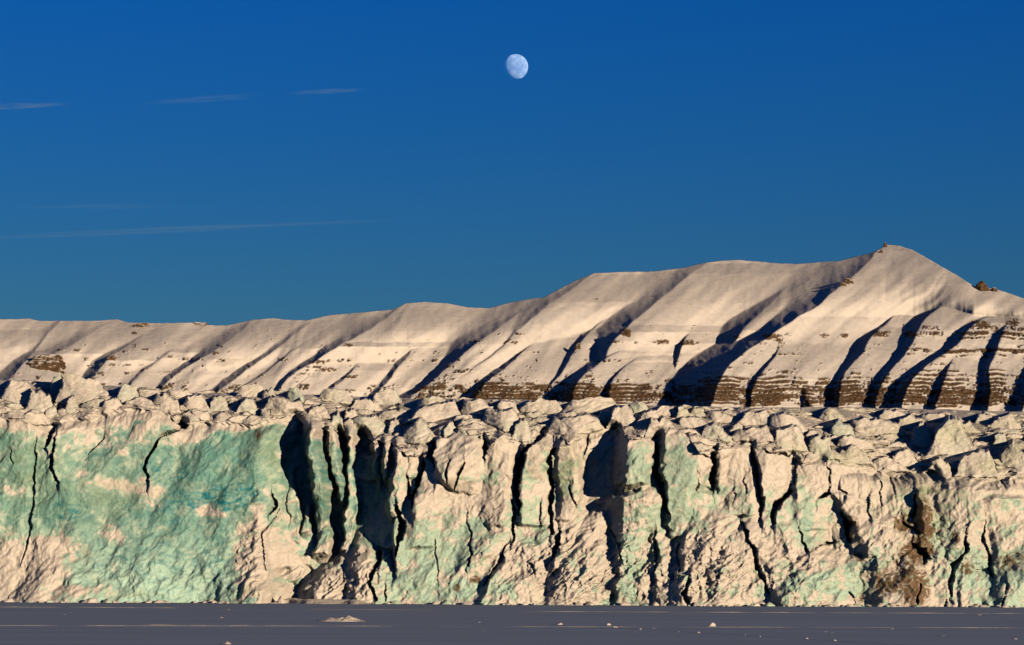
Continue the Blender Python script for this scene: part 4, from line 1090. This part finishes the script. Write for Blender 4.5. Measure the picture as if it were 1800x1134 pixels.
for i in range(9):
    k_ = random.randint(4, 235)
    wv_ = random.uniform(.12, .34)
    chunk(0, 0, wv_ * F / cy_[k_], wv_ * .35 * F / cy_[k_], 400 + i, "ice_chunk", "small ice crumb along the diagonal crack in the sea ice", "ice chunk", "ice crumbs along the crack", 7, xy=(float(cx_[k_] + random.uniform(-.6, .6)), float(cy_[k_] + random.uniform(.3, 1.2))))
for i in range(12):
    px = random.uniform(0, 1800); py = 1072 + 58 * random.random() ** 1.4
    s_ = random.uniform(4, 11)
    chunk(px, py, s_, s_ * random.uniform(.05, .13), 500 + i, "snow_patch", "tiny low snow drift scattered on the open sea ice", "snow drift", "tiny drifts on the sea ice", 7, 0.0, flat=1.6)

# rubble at the glacier's foot: where the wall meets the ice
foot = P[int(NRC * .03)]
def foot_y(x):
    return float(np.interp(x, foot[:, 0], foot[:, 1]))


chunk(0, 0, 16, 14, 601, "ice_block", "large pale ice block at the foot of the black embayment", "ice block", nn=13, xy=(float(unproject(487, 1060, 440)[0]), foot_y(float(unproject(487, 1060, 440)[0])) - 6.5))
for i in range(240):
    px = random.uniform(-20, 1820)
    x = float(unproject(px, 1060, 444.0)[0])
    yb = foot_y(x) - random.uniform(.2, 2.2)
    s_ = random.choice((4, 6, 7, 9, 12, 16, 20))
    chunk(0, 0, s_, s_ * random.uniform(.18, .42), 700 + i, "ice_block", "small fallen ice block in the rubble along the glacier's foot", "ice block", "rubble at the glacier's foot", 7, .2, xy=(x, yb),
          tint_=SNOW if random.random() < .7 else PALE)
# snow apron in front of the embayment
ax0 = float(unproject(468, 1060, 444)[0]); ax1 = float(unproject(655, 1060, 444)[0])
gxx, gyy = np.meshgrid(np.linspace(0, 1, 120), np.linspace(-1, 1, 40))
ax = ax0 + (ax1 - ax0) * gxx
ay = np.interp(ax, foot[:, 0], foot[:, 1]) - 2 + gyy * 4.5
az = np.clip(1 - gyy ** 2, 0, 1) * np.clip(np.minimum(gxx, 1 - gxx) * 7, 0, 1) * (1.0 + .6 * fbm2(ax / 3, ay / 2, 4, seed=91)) * .75 - .05
cxx = (ax0 + ax1) / 2; cyy = float(ay.mean())
o = add_obj("snow_apron", make_mesh("snow_apron", np.stack([ax - cxx, ay - cyy, az], -1), grid_quads(40, 120).reshape(-1, 4), np.broadcast_to(SNOW, ax.shape + (3,))), MAT_CHUNK)
o.location = (cxx, cyy, 0)
tag(o, "low snow apron banked against the foot of the black embayment", "snow bank")
